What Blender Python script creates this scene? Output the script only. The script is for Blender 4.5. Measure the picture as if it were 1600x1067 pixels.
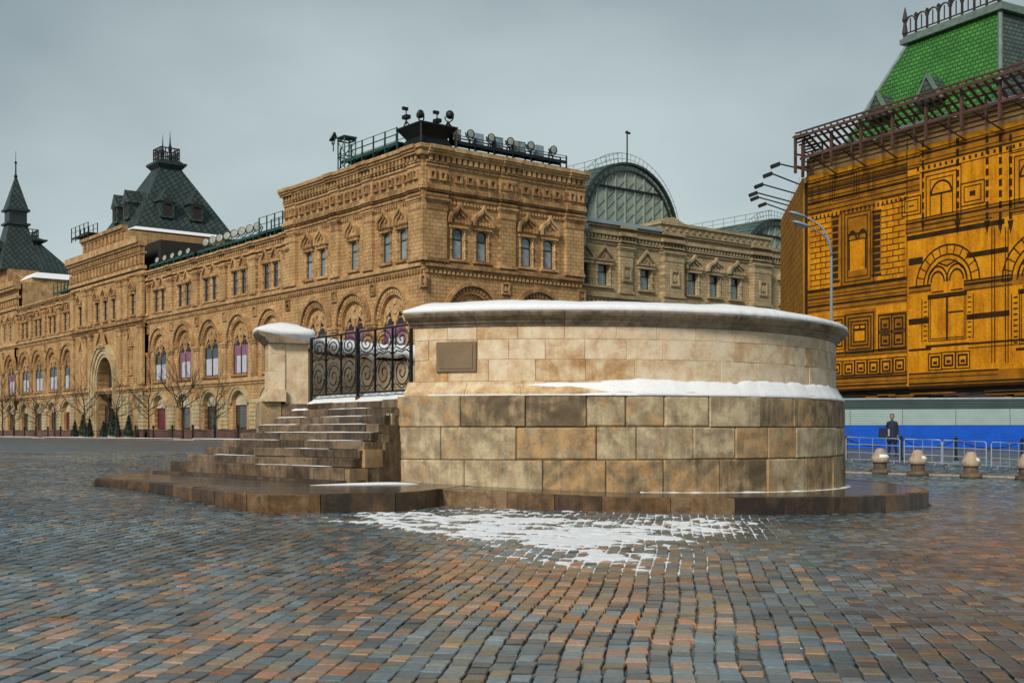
import bpy, bmesh, math, random
import numpy as np
from mathutils import Vector, Matrix
random.seed(7)
RNG = np.random.default_rng(11)
for o in list(bpy.data.objects): bpy.data.objects.remove(o)
SC = bpy.context.scene
COL = SC.collection
R = math.radians
PI = math.pi

# ------------------------------------------------------------------ camera
F = 1850.0; HZ = 675.0; CAMZ = 1.6          # focal length and horizon row in photo pixels (1600 wide)
cd = bpy.data.cameras.new('camera'); cam = bpy.data.objects.new('camera', cd); COL.objects.link(cam)
cam.location = (0, 0, CAMZ); cam.rotation_euler = (PI/2, 0, 0)
cd.sensor_width = 36; cd.lens = 36*F/1600; cd.shift_y = (HZ-533.5)/1600
cd.clip_start = 0.1; cd.clip_end = 3000
SC.camera = cam
SC.render.resolution_x = 1024; SC.render.resolution_y = 682

# ------------------------------------------------------------------ sky, sun, exposure
SUN_EL, SUN_AZ = R(38), R(205)              # azimuth: clockwise from +Y (the view direction)
w = bpy.data.worlds.new('World'); SC.world = w; w.use_nodes = True
nt = w.node_tree; nt.nodes.clear()
out = nt.nodes.new('ShaderNodeOutputWorld')
bg = nt.nodes.new('ShaderNodeBackground')
sky = nt.nodes.new('ShaderNodeTexSky'); sky.sky_type = 'NISHITA'; sky.sun_disc = False
sky.sun_elevation = SUN_EL; sky.sun_rotation = SUN_AZ
sky.air_density = 1.0; sky.dust_density = 4.0; sky.ozone_density = 2.0
tc = nt.nodes.new('ShaderNodeTexCoord')
mp = nt.nodes.new('ShaderNodeMapping'); mp.inputs['Scale'].default_value = (1.0, 1.0, 1.7)
nz = nt.nodes.new('ShaderNodeTexNoise'); nz.inputs['Scale'].default_value = 1.5
nz.inputs['Detail'].default_value = 6; nz.inputs['Roughness'].default_value = 0.5
nt.links.new(tc.outputs['Generated'], mp.inputs['Vector']); nt.links.new(mp.outputs[0], nz.inputs['Vector'])
sep = nt.nodes.new('ShaderNodeSeparateXYZ'); nt.links.new(tc.outputs['Generated'], sep.inputs[0])
# overcast cloud deck: paler towards the horizon, uneven above
mr = nt.nodes.new('ShaderNodeMapRange'); mr.inputs['From Min'].default_value = 0.02; mr.inputs['From Max'].default_value = 0.50
mr.inputs['To Min'].default_value = 0.27; mr.inputs['To Max'].default_value = -0.22
nt.links.new(sep.outputs['Z'], mr.inputs['Value'])
ad = nt.nodes.new('ShaderNodeMath'); ad.operation = 'ADD'
nt.links.new(nz.outputs['Fac'], ad.inputs[0]); nt.links.new(mr.outputs[0], ad.inputs[1])
cr = nt.nodes.new('ShaderNodeValToRGB')
cr.color_ramp.elements[0].position = 0.30; cr.color_ramp.elements[0].color = (.80, 1.30, 1.62, 1)
cr.color_ramp.elements[1].position = 0.74; cr.color_ramp.elements[1].color = (4.1, 4.8, 4.85, 1)
nt.links.new(ad.outputs[0], cr.inputs['Fac'])
mx = nt.nodes.new('ShaderNodeMixRGB'); mx.inputs['Fac'].default_value = 0.93
nt.links.new(sky.outputs['Color'], mx.inputs['Color1']); nt.links.new(cr.outputs['Color'], mx.inputs['Color2'])
nt.links.new(mx.outputs[0], bg.inputs['Color']); bg.inputs['Strength'].default_value = 0.068
nt.links.new(bg.outputs[0], out.inputs['Surface'])
sd = bpy.data.lights.new('sun', 'SUN'); sd.energy = 1.5; sd.angle = R(14); sd.color = (1.0, 0.94, 0.85)
sun = bpy.data.objects.new('sun', sd); COL.objects.link(sun)
dv = Vector((math.sin(SUN_AZ)*math.cos(SUN_EL), math.cos(SUN_AZ)*math.cos(SUN_EL), math.sin(SUN_EL)))
sun.rotation_euler = (-dv).to_track_quat('-Z', 'Y').to_euler()
SC.view_settings.view_transform = 'Standard'; SC.view_settings.look = 'None'
SC.view_settings.exposure = 0.92; SC.view_settings.gamma = 1.0; SC.view_settings.use_curve_mapping = False

# ------------------------------------------------------------------ helpers
def ray(px, Y): return (px-800)/F*Y
def zat(py, Y): return CAMZ+(HZ-py)*Y/F
def at(px, py, Y): return Vector((ray(px, Y), Y, zat(py, Y)))
def sst(a, b, x):
    t = np.clip((np.asarray(x, float)-a)/(b-a), 0, 1); return t*t*(3-2*t)
def zg(x, y):                                # the square: cambered round the rostrum, rising towards the store
    near = (0.13-0.033*(np.clip(x, -14, 14)-1))*sst(6, 21, y)
    t = sst(34, 66, y)
    return near*(1-t)+0.8*t
def zgf(x, y): return float(zg(x, y))
def zp(x): return float(np.interp(x, [-12,-9,-4.9,-2.3,2.2,8.5,10.7], [.60,.61,.59,.565,.37,.24,.17]))   # top of the low platform: flatter than the square

def tag(o, label=None, cat=None, group=None, kind=None):
    if label: o['label'] = label
    if cat: o['category'] = cat
    if group: o['group'] = group
    if kind: o['kind'] = kind
    return o
def empty(name, loc=(0, 0, 0), rz=0):
    o = bpy.data.objects.new(name, None); COL.objects.link(o); o.location = loc; o.rotation_euler = (0, 0, rz)
    o.empty_display_size = 0.3
    return o
def link(name, me, parent=None, loc=(0, 0, 0), rz=0):
    o = bpy.data.objects.new(name, me); COL.objects.link(o); o.location = loc; o.rotation_euler = (0, 0, rz)
    if parent: o.parent = parent
    return o

class MB:
    def __init__(s): s.v = []; s.f = []; s.m = []
    def add(s, vs, fs, m=0):
        n = len(s.v); s.v += [tuple(p) for p in vs]
        for f in fs: s.f.append(tuple(i+n for i in f)); s.m.append(m)
        return s
    def box(s, x0, x1, y0, y1, z0, z1, m=0):
        return s.add([(x0,y0,z0),(x1,y0,z0),(x1,y1,z0),(x0,y1,z0),(x0,y0,z1),(x1,y0,z1),(x1,y1,z1),(x0,y1,z1)],
            [(0,3,2,1),(4,5,6,7),(0,1,5,4),(1,2,6,5),(2,3,7,6),(3,0,4,7)], m)
    def prism(s, poly, y0, y1, m=0):          # poly: (x,z) outline, extruded in y
        n = len(poly); vs = [(x,y0,z) for x,z in poly]+[(x,y1,z) for x,z in poly]
        fs = [tuple(range(n)), tuple(range(2*n-1, n-1, -1))]
        for i in range(n): j = (i+1)%n; fs.append((i, i+n, j+n, j))
        return s.add(vs, fs, m)
    def zprism(s, poly, z0, z1, m=0):         # poly: (x,y) outline, extruded in z (z may be lists)
        n = len(poly)
        za = z0 if hasattr(z0, '__len__') else [z0]*n; zb = z1 if hasattr(z1, '__len__') else [z1]*n
        vs = [(x,y,za[i]) for i,(x,y) in enumerate(poly)]+[(x,y,zb[i]) for i,(x,y) in enumerate(poly)]
        fs = [tuple(range(n-1, -1, -1)), tuple(range(n, 2*n))]
        for i in range(n): j = (i+1)%n; fs.append((i, j, j+n, i+n))
        return s.add(vs, fs, m)
    def frust(s, cx, cy, z0, z1, a0, b0, a1, b1, m=0):   # rectangular frustum, half sizes
        vs = [(cx-a0,cy-b0,z0),(cx+a0,cy-b0,z0),(cx+a0,cy+b0,z0),(cx-a0,cy+b0,z0),(cx-a1,cy-b1,z1),(cx+a1,cy-b1,z1),(cx+a1,cy+b1,z1),(cx-a1,cy+b1,z1)]
        return s.add(vs, [(0,3,2,1),(4,5,6,7),(0,1,5,4),(1,2,6,5),(2,3,7,6),(3,0,4,7)], m)
    def archband(s, cx, cz, r0, r1, y0, y1, a0=0, a1=180, seg=14, m=0, sz=1.0):
        vs = []
        for i in range(seg+1):
            a = R(a0+(a1-a0)*i/seg); c, d = math.cos(a), math.sin(a)*sz
            vs += [(cx+r0*c,y0,cz+r0*d),(cx+r1*c,y0,cz+r1*d),(cx+r1*c,y1,cz+r1*d),(cx+r0*c,y1,cz+r0*d)]
        fs = []
        for i in range(seg):
            k = 4*i
            for q in range(4): fs.append((k+q, k+(q+1)%4, k+4+(q+1)%4, k+4+q))
        fs += [(3,2,1,0), (4*seg, 4*seg+1, 4*seg+2, 4*seg+3)]
        return s.add(vs, fs, m)
    def band(s, outer, inner, y0, y1, m=0):   # strip between two open outlines of equal length, extruded in y
        n = len(outer); vs = []
        for (a, b) in zip(outer, inner):
            vs += [(b[0],y0,b[1]),(a[0],y0,a[1]),(a[0],y1,a[1]),(b[0],y1,b[1])]
        fs = []
        for i in range(n-1):
            k = 4*i
            for q in range(4): fs.append((k+q, k+(q+1)%4, k+4+(q+1)%4, k+4+q))
        fs += [(3,2,1,0), (4*n-4, 4*n-3, 4*n-2, 4*n-1)]
        return s.add(vs, fs, m)
    def lathe(s, prof, n=16, cx=0, cy=0, m=0, a0=0, a1=360):
        full = abs(a1-a0-360) < 1e-6; k = n if full else n+1; p = len(prof); vs = []
        for i in range(k):
            a = R(a0+(a1-a0)*i/n)
            for r, z in prof: vs.append((cx+r*math.cos(a), cy+r*math.sin(a), z))
        fs = []
        for i in range(n):
            j = (i+1)%k
            for q in range(p-1): fs.append((i*p+q, j*p+q, j*p+q+1, i*p+q+1))
        if not full: fs += [tuple(range(p)), tuple(range((k-1)*p+p-1, (k-1)*p-1, -1))]
        return s.add(vs, fs, m)
    def tube(s, pts, r, n=5, m=0):
        pts = [Vector(p) for p in pts]; rr = r if hasattr(r, '__len__') else [r]*len(pts); vs = []
        up = None
        for i, p in enumerate(pts):
            d = (pts[min(i+1, len(pts)-1)]-pts[max(i-1, 0)])
            if d.length < 1e-9: d = Vector((0,0,1))
            d.normalize()
            if up is None: up = Vector((0,0,1)) if abs(d.z) < .9 else Vector((1,0,0))
            a = d.cross(up)
            if a.length < 1e-4: a = d.cross(Vector((0.3,1,0.2)))
            a.normalize(); b = d.cross(a); up = -b if False else up
            for q in range(n):
                t = 2*PI*q/n; vs.append(p+a*rr[i]*math.cos(t)+b*rr[i]*math.sin(t))
        fs = []
        for i in range(len(pts)-1):
            for q in range(n): fs.append((i*n+q, i*n+(q+1)%n, (i+1)*n+(q+1)%n, (i+1)*n+q))
        fs += [tuple(range(n-1, -1, -1)), tuple(range((len(pts)-1)*n, len(pts)*n))]
        return s.add(vs, fs, m)
    def bar(s, a, b, r, n=4, m=0): return s.tube([a, b], r, n, m)
    def mesh(s, name, mats, smooth=False):
        me = bpy.data.meshes.new(name); me.from_pydata(s.v, [], s.f)
        for k in (mats if isinstance(mats, (list, tuple)) else [mats]): me.materials.append(k)
        if max(s.m, default=0): me.polygons.foreach_set('material_index', s.m)
        bm = bmesh.new(); bm.from_mesh(me); bmesh.ops.recalc_face_normals(bm, faces=bm.faces); bm.to_mesh(me); bm.free()
        if smooth: me.polygons.foreach_set('use_smooth', [True]*len(me.polygons))
        me.update(); return me
    def build(s, name, mats, parent=None, loc=(0,0,0), rz=0, smooth=False):
        return link(name, s.mesh(name, mats, smooth), parent, loc, rz)

# ------------------------------------------------------------------ materials
def newmat(name):
    m = bpy.data.materials.new(name); m.use_nodes = True
    t = m.node_tree; b = t.nodes['Principled BSDF']
    return m, t, b
def stone(name, cols, scale=2.0, rough=0.75, bump=0.25, fine=18.0, rnd=0.25, streak=0.35, spec=0.35, bscale=None, grime=0.0, gcol=(0.05,0.045,0.035), brick=None, bed=0.0):
    """cols: list of (pos, rgb). World-position noise for patches, vertical streaks, fine grain; each object shifts a little."""
    m, t, b = newmat(name); N = t.nodes.new; L = t.links.new
    geo = N('ShaderNodeNewGeometry'); oi = N('ShaderNodeObjectInfo')
    ofs = N('ShaderNodeVectorMath'); ofs.operation = 'SCALE'; ofs.inputs['Scale'].default_value = 37.0
    cmb = N('ShaderNodeCombineXYZ')
    for i in range(3): L(oi.outputs['Random'], cmb.inputs[i])
    L(cmb.outputs[0], ofs.inputs[0])
    pos = N('ShaderNodeVectorMath'); pos.operation = 'ADD'; L(geo.outputs['Position'], pos.inputs[0]); L(ofs.outputs[0], pos.inputs[1])
    n1 = N('ShaderNodeTexNoise'); n1.inputs['Scale'].default_value = scale; n1.inputs['Detail'].default_value = 6; n1.inputs['Roughness'].default_value = .6
    n1.inputs['Distortion'].default_value = 0.6
    L(pos.outputs[0], n1.inputs['Vector'])
    mpg = N('ShaderNodeMapping'); mpg.inputs['Scale'].default_value = (5.5*scale, 5.5*scale, 0.5*scale); L(pos.outputs[0], mpg.inputs['Vector'])
    n2 = N('ShaderNodeTexNoise'); n2.inputs['Scale'].default_value = 1.0; n2.inputs['Detail'].default_value = 3; L(mpg.outputs[0], n2.inputs['Vector'])
    n3 = N('ShaderNodeTexNoise'); n3.inputs['Scale'].default_value = fine; n3.inputs['Detail'].default_value = 5; n3.inputs['Roughness'].default_value = .7; L(pos.outputs[0], n3.inputs['Vector'])
    a = N('ShaderNodeMath'); a.operation = 'MULTIPLY_ADD'; L(n2.outputs['Fac'], a.inputs[0]); a.inputs[1].default_value = streak; L(n1.outputs['Fac'], a.inputs[2])
    a2 = N('ShaderNodeMath'); a2.operation = 'MULTIPLY_ADD'; L(oi.outputs['Random'], a2.inputs[0]); a2.inputs[1].default_value = rnd; L(a.outputs[0], a2.inputs[2])
    a3 = N('ShaderNodeMath'); a3.operation = 'SUBTRACT'; L(a2.outputs[0], a3.inputs[0]); a3.inputs[1].default_value = (streak+rnd)*0.5
    ramp = N('ShaderNodeValToRGB'); e = ramp.color_ramp.elements
    while len(e) < len(cols): e.new(0.5)
    for i, (p, c) in enumerate(cols): e[i].position = p; e[i].color = (*c, 1)
    L(a3.outputs[0], ramp.inputs['Fac'])
    mul = N('ShaderNodeMixRGB'); mul.blend_type = 'OVERLAY'; mul.inputs['Fac'].default_value = .45
    L(ramp.outputs['Color'], mul.inputs['Color1']); L(n3.outputs['Fac'], mul.inputs['Color2'])
    col = mul.outputs[0]
    if grime:
        n4 = N('ShaderNodeTexNoise'); n4.inputs['Scale'].default_value = scale*1.7; n4.inputs['Detail'].default_value = 8; n4.inputs['Roughness'].default_value = .72
        L(geo.outputs['Position'], n4.inputs['Vector'])
        rg = N('ShaderNodeMapRange'); rg.inputs['From Min'].default_value = .52; rg.inputs['From Max'].default_value = .72; rg.inputs['To Max'].default_value = grime
        L(n4.outputs['Fac'], rg.inputs['Value'])
        mg = N('ShaderNodeMixRGB'); L(rg.outputs[0], mg.inputs['Fac']); L(col, mg.inputs['Color1']); mg.inputs['Color2'].default_value = (*gcol, 1); col = mg.outputs[0]
    if bed:                                   # sedimentary bedding, turned differently in every block
        vr = N('ShaderNodeVectorRotate'); vr.rotation_type = 'AXIS_ANGLE'; vr.inputs['Axis'].default_value = (.35, .9, .25); L(pos.outputs[0], vr.inputs['Vector'])
        ra = N('ShaderNodeMath'); ra.operation = 'MULTIPLY'; ra.inputs[1].default_value = 2.6; L(oi.outputs['Random'], ra.inputs[0]); L(ra.outputs[0], vr.inputs['Angle'])
        wv = N('ShaderNodeTexWave'); wv.bands_direction = 'Z'; wv.inputs['Scale'].default_value = .8; wv.inputs['Distortion'].default_value = 11; wv.inputs['Detail'].default_value = 4; wv.inputs['Detail Scale'].default_value = 1.1; wv.inputs['Detail Roughness'].default_value = .65; L(vr.outputs[0], wv.inputs['Vector'])
        rw_ = N('ShaderNodeMapRange'); rw_.inputs['To Min'].default_value = .22; rw_.inputs['To Max'].default_value = .72; L(wv.outputs['Fac'], rw_.inputs['Value'])
        mw = N('ShaderNodeMixRGB'); mw.blend_type = 'OVERLAY'; mw.inputs['Fac'].default_value = bed; L(col, mw.inputs['Color1']); L(rw_.outputs[0], mw.inputs['Color2']); col = mw.outputs[0]
    if brick:
        tco = N('ShaderNodeTexCoord'); sx = N('ShaderNodeSeparateXYZ'); cx = N('ShaderNodeCombineXYZ'); L(tco.outputs['Object'], sx.inputs[0]); L(sx.outputs['X'], cx.inputs[0]); L(sx.outputs['Z'], cx.inputs[1])
        bk = N('ShaderNodeTexBrick'); bk.inputs['Scale'].default_value = 1; bk.inputs['Brick Width'].default_value = brick[0]; bk.inputs['Row Height'].default_value = brick[1]; bk.inputs['Mortar Size'].default_value = brick[2]; bk.inputs['Mortar Smooth'].default_value = .3
        bk.inputs['Color1'].default_value = (.78,.78,.78,1); bk.inputs['Color2'].default_value = (1.0,1.0,1.0,1); bk.inputs['Mortar'].default_value = (.42,.38,.34,1); L(cx.outputs[0], bk.inputs['Vector'])
        mk = N('ShaderNodeMixRGB'); mk.blend_type = 'MULTIPLY'; mk.inputs['Fac'].default_value = brick[3]; L(col, mk.inputs['Color1']); L(bk.outputs['Color'], mk.inputs['Color2']); col = mk.outputs[0]
    L(col, b.inputs['Base Color'])
    rr = N('ShaderNodeMapRange'); rr.inputs['To Min'].default_value = max(0.05, rough-.14); rr.inputs['To Max'].default_value = min(1, rough+.14); L(n1.outputs['Fac'], rr.inputs['Value']); L(rr.outputs[0], b.inputs['Roughness'])
    b.inputs['Specular IOR Level'].default_value = spec
    bp = N('ShaderNodeBump'); bp.inputs['Strength'].default_value = bump; bp.inputs['Distance'].default_value = 0.02 if not bscale else bscale
    am = N('ShaderNodeMath'); am.operation = 'MULTIPLY_ADD'; L(n3.outputs['Fac'], am.inputs[0]); am.inputs[1].default_value = .6; L(n1.outputs['Fac'], am.inputs[2])
    L(am.outputs[0], bp.inputs['Height']); L(bp.outputs[0], b.inputs['Normal'])
    return m
def plain(name, c, rough=.5, metal=0.0, var=0.25, scale=3.0, spec=.5, bump=0.08):
    m, t, b = newmat(name); N = t.nodes.new; L = t.links.new
    geo = N('ShaderNodeNewGeometry'); n = N('ShaderNodeTexNoise'); n.inputs['Scale'].default_value = scale; n.inputs['Detail'].default_value = 6; n.inputs['Roughness'].default_value = .65
    L(geo.outputs['Position'], n.inputs['Vector'])
    r = N('ShaderNodeValToRGB'); r.color_ramp.elements[0].position = .3; r.color_ramp.elements[1].position = .7
    r.color_ramp.elements[0].color = (*[k*(1-var) for k in c], 1); r.color_ramp.elements[1].color = (*[min(1, k*(1+var)) for k in c], 1)
    L(n.outputs['Fac'], r.inputs['Fac']); L(r.outputs[0], b.inputs['Base Color'])
    b.inputs['Roughness'].default_value = rough; b.inputs['Metallic'].default_value = metal; b.inputs['Specular IOR Level'].default_value = spec
    if bump:
        bp = N('ShaderNodeBump'); bp.inputs['Strength'].default_value = bump; bp.inputs['Distance'].default_value = .02; L(n.outputs['Fac'], bp.inputs['Height']); L(bp.outputs[0], b.inputs['Normal'])
    return m
def tiles(name, c1, c2, cm, sx=1.0, sy=1.0, rough=.5, diag=False, bump=.5):
    """roof tiles from object coordinates: x along the eaves, z up the slope"""
    m, t, b = newmat(name); N = t.nodes.new; L = t.links.new
    tc = N('ShaderNodeTexCoord'); sp = N('ShaderNodeSeparateXYZ'); L(tc.outputs['Object'], sp.inputs[0])
    ax = N('ShaderNodeMath'); ax.operation = 'ADD'; L(sp.outputs['X'], ax.inputs[0]); L(sp.outputs['Y'], ax.inputs[1])
    cb = N('ShaderNodeCombineXYZ'); L(ax.outputs[0], cb.inputs[0]); L(sp.outputs['Z'], cb.inputs[1])
    mpn = N('ShaderNodeMapping'); mpn.inputs['Scale'].default_value = (sx, sy, 1)
    if diag: mpn.inputs['Rotation'].default_value = (0, 0, R(45))
    L(cb.outputs[0], mpn.inputs['Vector'])
    br = N('ShaderNodeTexBrick'); br.inputs['Scale'].default_value = 1; br.inputs['Mortar Size'].default_value = .05; br.inputs['Brick Width'].default_value = .5; br.inputs['Row Height'].default_value = .3 if not diag else .5
    if diag: br.offset = 0
    br.inputs['Color1'].default_value = (*c1, 1); br.inputs['Color2'].default_value = (*c2, 1); br.inputs['Mortar'].default_value = (*cm, 1)
    L(mpn.outputs[0], br.inputs['Vector'])
    geo = N('ShaderNodeNewGeometry'); n = N('ShaderNodeTexNoise'); n.inputs['Scale'].default_value = .8; n.inputs['Detail'].default_value = 6; L(geo.outputs['Position'], n.inputs['Vector'])
    ov = N('ShaderNodeMixRGB'); ov.blend_type = 'OVERLAY'; ov.inputs['Fac'].default_value = .5; L(br.outputs['Color'], ov.inputs['Color1']); L(n.outputs['Fac'], ov.inputs['Color2'])
    L(ov.outputs[0], b.inputs['Base Color']); b.inputs['Roughness'].default_value = rough
    bp = N('ShaderNodeBump'); bp.inputs['Strength'].default_value = bump; bp.inputs['Distance'].default_value = .04; bp.invert = True; L(br.outputs['Fac'], bp.inputs['Height']); L(bp.outputs[0], b.inputs['Normal'])
    return m
M = {}
M['block'] = stone('sandstone_block', [(.20,(.15,.105,.058)),(.36,(.32,.23,.13)),(.50,(.50,.30,.13)),(.62,(.38,.29,.175)),(.80,(.56,.44,.27))], 1.9, .72, .9, 26, .52, .45, grime=.6, gcol=(.075,.055,.034), bed=.34)
M['ashlar'] = stone('pale_limestone', [(.2,(.46,.24,.08)),(.36,(.62,.44,.25)),(.58,(.78,.62,.43)),(.8,(.66,.52,.36))], 1.6, .8, .5, 20, .34, .3, grime=.55, gcol=(.40,.22,.09), bed=.25)
M['coping'] = stone('weathered_coping', [(.25,(.13,.095,.06)),(.5,(.28,.215,.14)),(.75,(.42,.335,.235))], 2.2, .8, .4, 16, .2, .5)
M['step'] = stone('worn_step_stone', [(.25,(.06,.04,.024)),(.5,(.145,.095,.055)),(.75,(.27,.19,.115))], 2.6, .5, .6, 16, .4, .5, grime=.7, gcol=(.03,.022,.015))
M['kerb'] = stone('wet_kerb_stone', [(.25,(.035,.020,.012)),(.48,(.10,.055,.024)),(.62,(.17,.085,.030)),(.8,(.24,.155,.08))], 2.6, .42, .6, 18, .55, .35, spec=.5, grime=.8, gcol=(.022,.016,.011))
M['deck'] = stone('wet_platform', [(.3,(.030,.026,.023)),(.55,(.058,.050,.044)),(.8,(.10,.086,.072))], .7, .16, .06, 22, .0, .1, spec=.9)
M['mortar'] = plain('dark_mortar', (.05,.04,.03), .9, 0, .4, 20)
M['snow'] = plain('old_snow', (.91,.925,.94), .85, 0, .12, 30, .2, .6)
M['plaque'] = stone('brown_plaque', [(.3,(.19,.125,.07)),(.7,(.25,.17,.10))], 2, .55, .1, 40, 0, .2)
M['iron'] = plain('black_iron', (.012,.011,.011), .45, .5, .4, 8)
M['rust'] = plain('rusty_iron', (.16,.05,.02), .7, .3, .4, 9)
M['gum'] = stone('ochre_facade_stone', [(.25,(.38,.22,.10)),(.5,(.60,.365,.16)),(.75,(.73,.49,.245))], .55, .85, .3, 7, .10, .45, grime=.55, gcol=(.20,.11,.05), brick=(.62,.31,.035,.8))
M['gumtrim'] = stone('ochre_trim_stone', [(.25,(.22,.12,.052)),(.5,(.45,.265,.115)),(.75,(.66,.43,.21))], .9, .85, .3, 6, .26, .5, grime=.7, gcol=(.11,.062,.03))  # darker than the wall: shade lines of the mouldings put into the colour
M['gumpale'] = stone('pale_facade_stone', [(.25,(.36,.26,.13)),(.5,(.53,.40,.22)),(.75,(.63,.50,.30))], .55, .85, .3, 7, .08, .4, grime=.45, gcol=(.20,.135,.07), brick=(.62,.31,.035,.7))
M['gumpaletrim'] = stone('pale_trim_stone', [(.25,(.28,.20,.11)),(.5,(.43,.33,.19)),(.75,(.54,.43,.26))], .7, .85, .3, 6, .16, .4, grime=.5, gcol=(.15,.11,.06))
M['rustic'] = stone('banded_pier_stone', [(.25,(.36,.26,.13)),(.5,(.52,.41,.23)),(.75,(.62,.51,.32))], .8, .85, .3, 7, .1, .3, grime=.4, gcol=(.2,.14,.08))
M['granite'] = stone('red_granite_plinth', [(.3,(.09,.045,.035)),(.7,(.19,.10,.075))], 1.2, .6, .1, 12, .2, .2)
M['core'] = plain('dark_interior', (.03,.024,.018), .9, 0, .2, 1)
M['frame'] = plain('dark_window_frame', (.03,.022,.02), .5, 0, .2, 5)
def glass(name, c, rough=.06):
    m, t, b = newmat(name); b.inputs['Base Color'].default_value = (*c, 1); b.inputs['Roughness'].default_value = rough; b.inputs['Specular IOR Level'].default_value = .9
    g = t.nodes.new('ShaderNodeNewGeometry'); n = t.nodes.new('ShaderNodeTexNoise'); n.inputs['Scale'].default_value = .7
    t.links.new(g.outputs['Position'], n.inputs['Vector']); bp = t.nodes.new('ShaderNodeBump'); bp.inputs['Strength'].default_value = .05; bp.inputs['Distance'].default_value = .1
    t.links.new(n.outputs['Fac'], bp.inputs['Height']); t.links.new(bp.outputs[0], b.inputs['Normal'])
    return m
M['glass'] = glass('dark_glass', (.02,.025,.03))
M['glassblue'] = glass('sky_glass', (.17,.24,.26), .12)  # pale blue-green of the reflected sky painted into the base colour
M['curtaindim'] = plain('grey_blind', (.30,.33,.36), .5, 0, .25, 1.2)
M['curtain'] = plain('white_blind', (.55,.55,.60), .6, 0, .15, 2)
M['curtainpink'] = plain('pink_drape', (.27,.12,.19), .7, 0, .2, 2)
M['shop'] = glass('shop_glass', (.05,.045,.04), .08)
M['shopred'] = plain('red_shop_display', (.12,.02,.03), .3, 0, .3, 1)
M['awning'] = plain('cream_lunette', (.56,.48,.33), .8, 0, .12, 1)
M['roofgreen'] = tiles('dark_scale_roof', (.058,.082,.072), (.036,.055,.050), (.010,.015,.015), .8, .8, .45, True)
M['roofplain'] = plain('dark_roof_metal', (.032,.045,.042), .45, .2, .3, 1)
M['greenmetal'] = plain('green_painted_steel', (.02,.075,.055), .5, .2, .4, 1)
M['blackmetal'] = plain('black_steel', (.012,.014,.014), .5, .3, .3, 2)
M['lampglass'] = plain('floodlight_glass', (.36,.37,.31), .25, 0, .25, 2)
M['dome'] = glass('vault_glass', (.10,.14,.13), .18)
M['domeback'] = plain('vault_lattice', (.30,.35,.28), .6, 0, .3, .8)
M['pipe'] = plain('zinc_pipe', (.30,.36,.38), .4, .5, .2, 3)
M['zinc'] = plain('zinc_ledge', (.34,.42,.46), .45, .3, .2, 1)
M['grate'] = plain('pale_green_bar', (.30,.34,.31), .5, 0, .2, 2)
M['shroud'] = stone('amber_scaffold_cloth', [(.25,(.50,.175,.003)),(.5,(.70,.265,.005)),(.75,(.80,.34,.010))], .6, .8, .9, 5, .0, 1.1, spec=.2, grime=.4, gcol=(.34,.12,.004), bscale=.10)
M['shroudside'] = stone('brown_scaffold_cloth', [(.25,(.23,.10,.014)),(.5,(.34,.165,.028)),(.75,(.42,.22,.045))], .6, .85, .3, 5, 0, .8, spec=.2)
M['print'] = plain('dark_print', (.040,.019,.005), .8, 0, .4, 1.5, .2)
M['printmid'] = plain('brown_print', (.34,.130,.006), .8, 0, .4, 1.2, .2)
M['rustbar'] = plain('red_oxide_steel', (.105,.048,.034), .7, .1, .35, 1.5)
M['fascia'] = stone('bare_brown_fascia', [(.3,(.20,.12,.05)),(.7,(.33,.20,.08))], .8, .85, .2, 6, 0, .3)
M['tilegreen'] = tiles('bright_green_tiles', (.065,.25,.035), (.045,.18,.026), (.018,.075,.014), 1.3, .95, .5)
M['tilegrey'] = tiles('grey_green_tiles', (.10,.13,.10), (.06,.085,.075), (.03,.04,.035), 1.3, .95, .5)
M['crest'] = plain('dark_crest_iron', (.055,.038,.032), .6, .2, .3, 3)
M['verdigris'] = plain('grey_green_metal', (.16,.22,.18), .55, .1, .3, 2)
M['blue'] = plain('blue_fence_paint', (.0,.10,.58), .45, 0, .16, 1.5)
M['white'] = plain('dull_white_fence_paint', (.36,.46,.43), .5, 0, .1, 1)
M['slate'] = plain('slate_fence_paint', (.045,.075,.075), .5, 0, .15, 1)
M['steel'] = plain('galvanised_steel', (.42,.50,.56), .4, .4, .2, 5)
M['lamp'] = plain('pale_lamp_post', (.25,.30,.32), .45, .2, .15, 3)
M['bollard'] = stone('pale_stone_bollard', [(.3,(.30,.20,.13)),(.7,(.50,.39,.29))], 3, .8, .3, 20, .2, .3)
M['bollardbase'] = stone('dark_bollard_foot', [(.3,(.08,.055,.04)),(.7,(.20,.14,.09))], 3, .7, .3, 20, .2, .3)
M['bark'] = plain('dark_bark', (.045,.032,.022), .9, 0, .3, 6)
M['fir'] = plain('fir_green', (.014,.035,.018), .9, 0, .5, 3)
M['pot'] = plain('white_planter', (.55,.52,.45), .7, 0, .1, 3)
M['coat'] = plain('dark_navy_coat', (.018,.024,.05), .85, 0, .2, 6)
M['skin'] = plain('skin', (.35,.2,.14), .6, 0, .05, 6)
M['hair'] = plain('dark_hair', (.02,.015,.012), .7, 0, .2, 20)
M['bag'] = plain('pale_bag', (.32,.36,.42), .7, 0, .2, 6)
M['redpost'] = plain('dark_red_post', (.12,.008,.012), .5, 0, .2, 5)
M['paint'] = plain('worn_road_paint', (.5,.5,.48), .8, 0, .3, 4)
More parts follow.
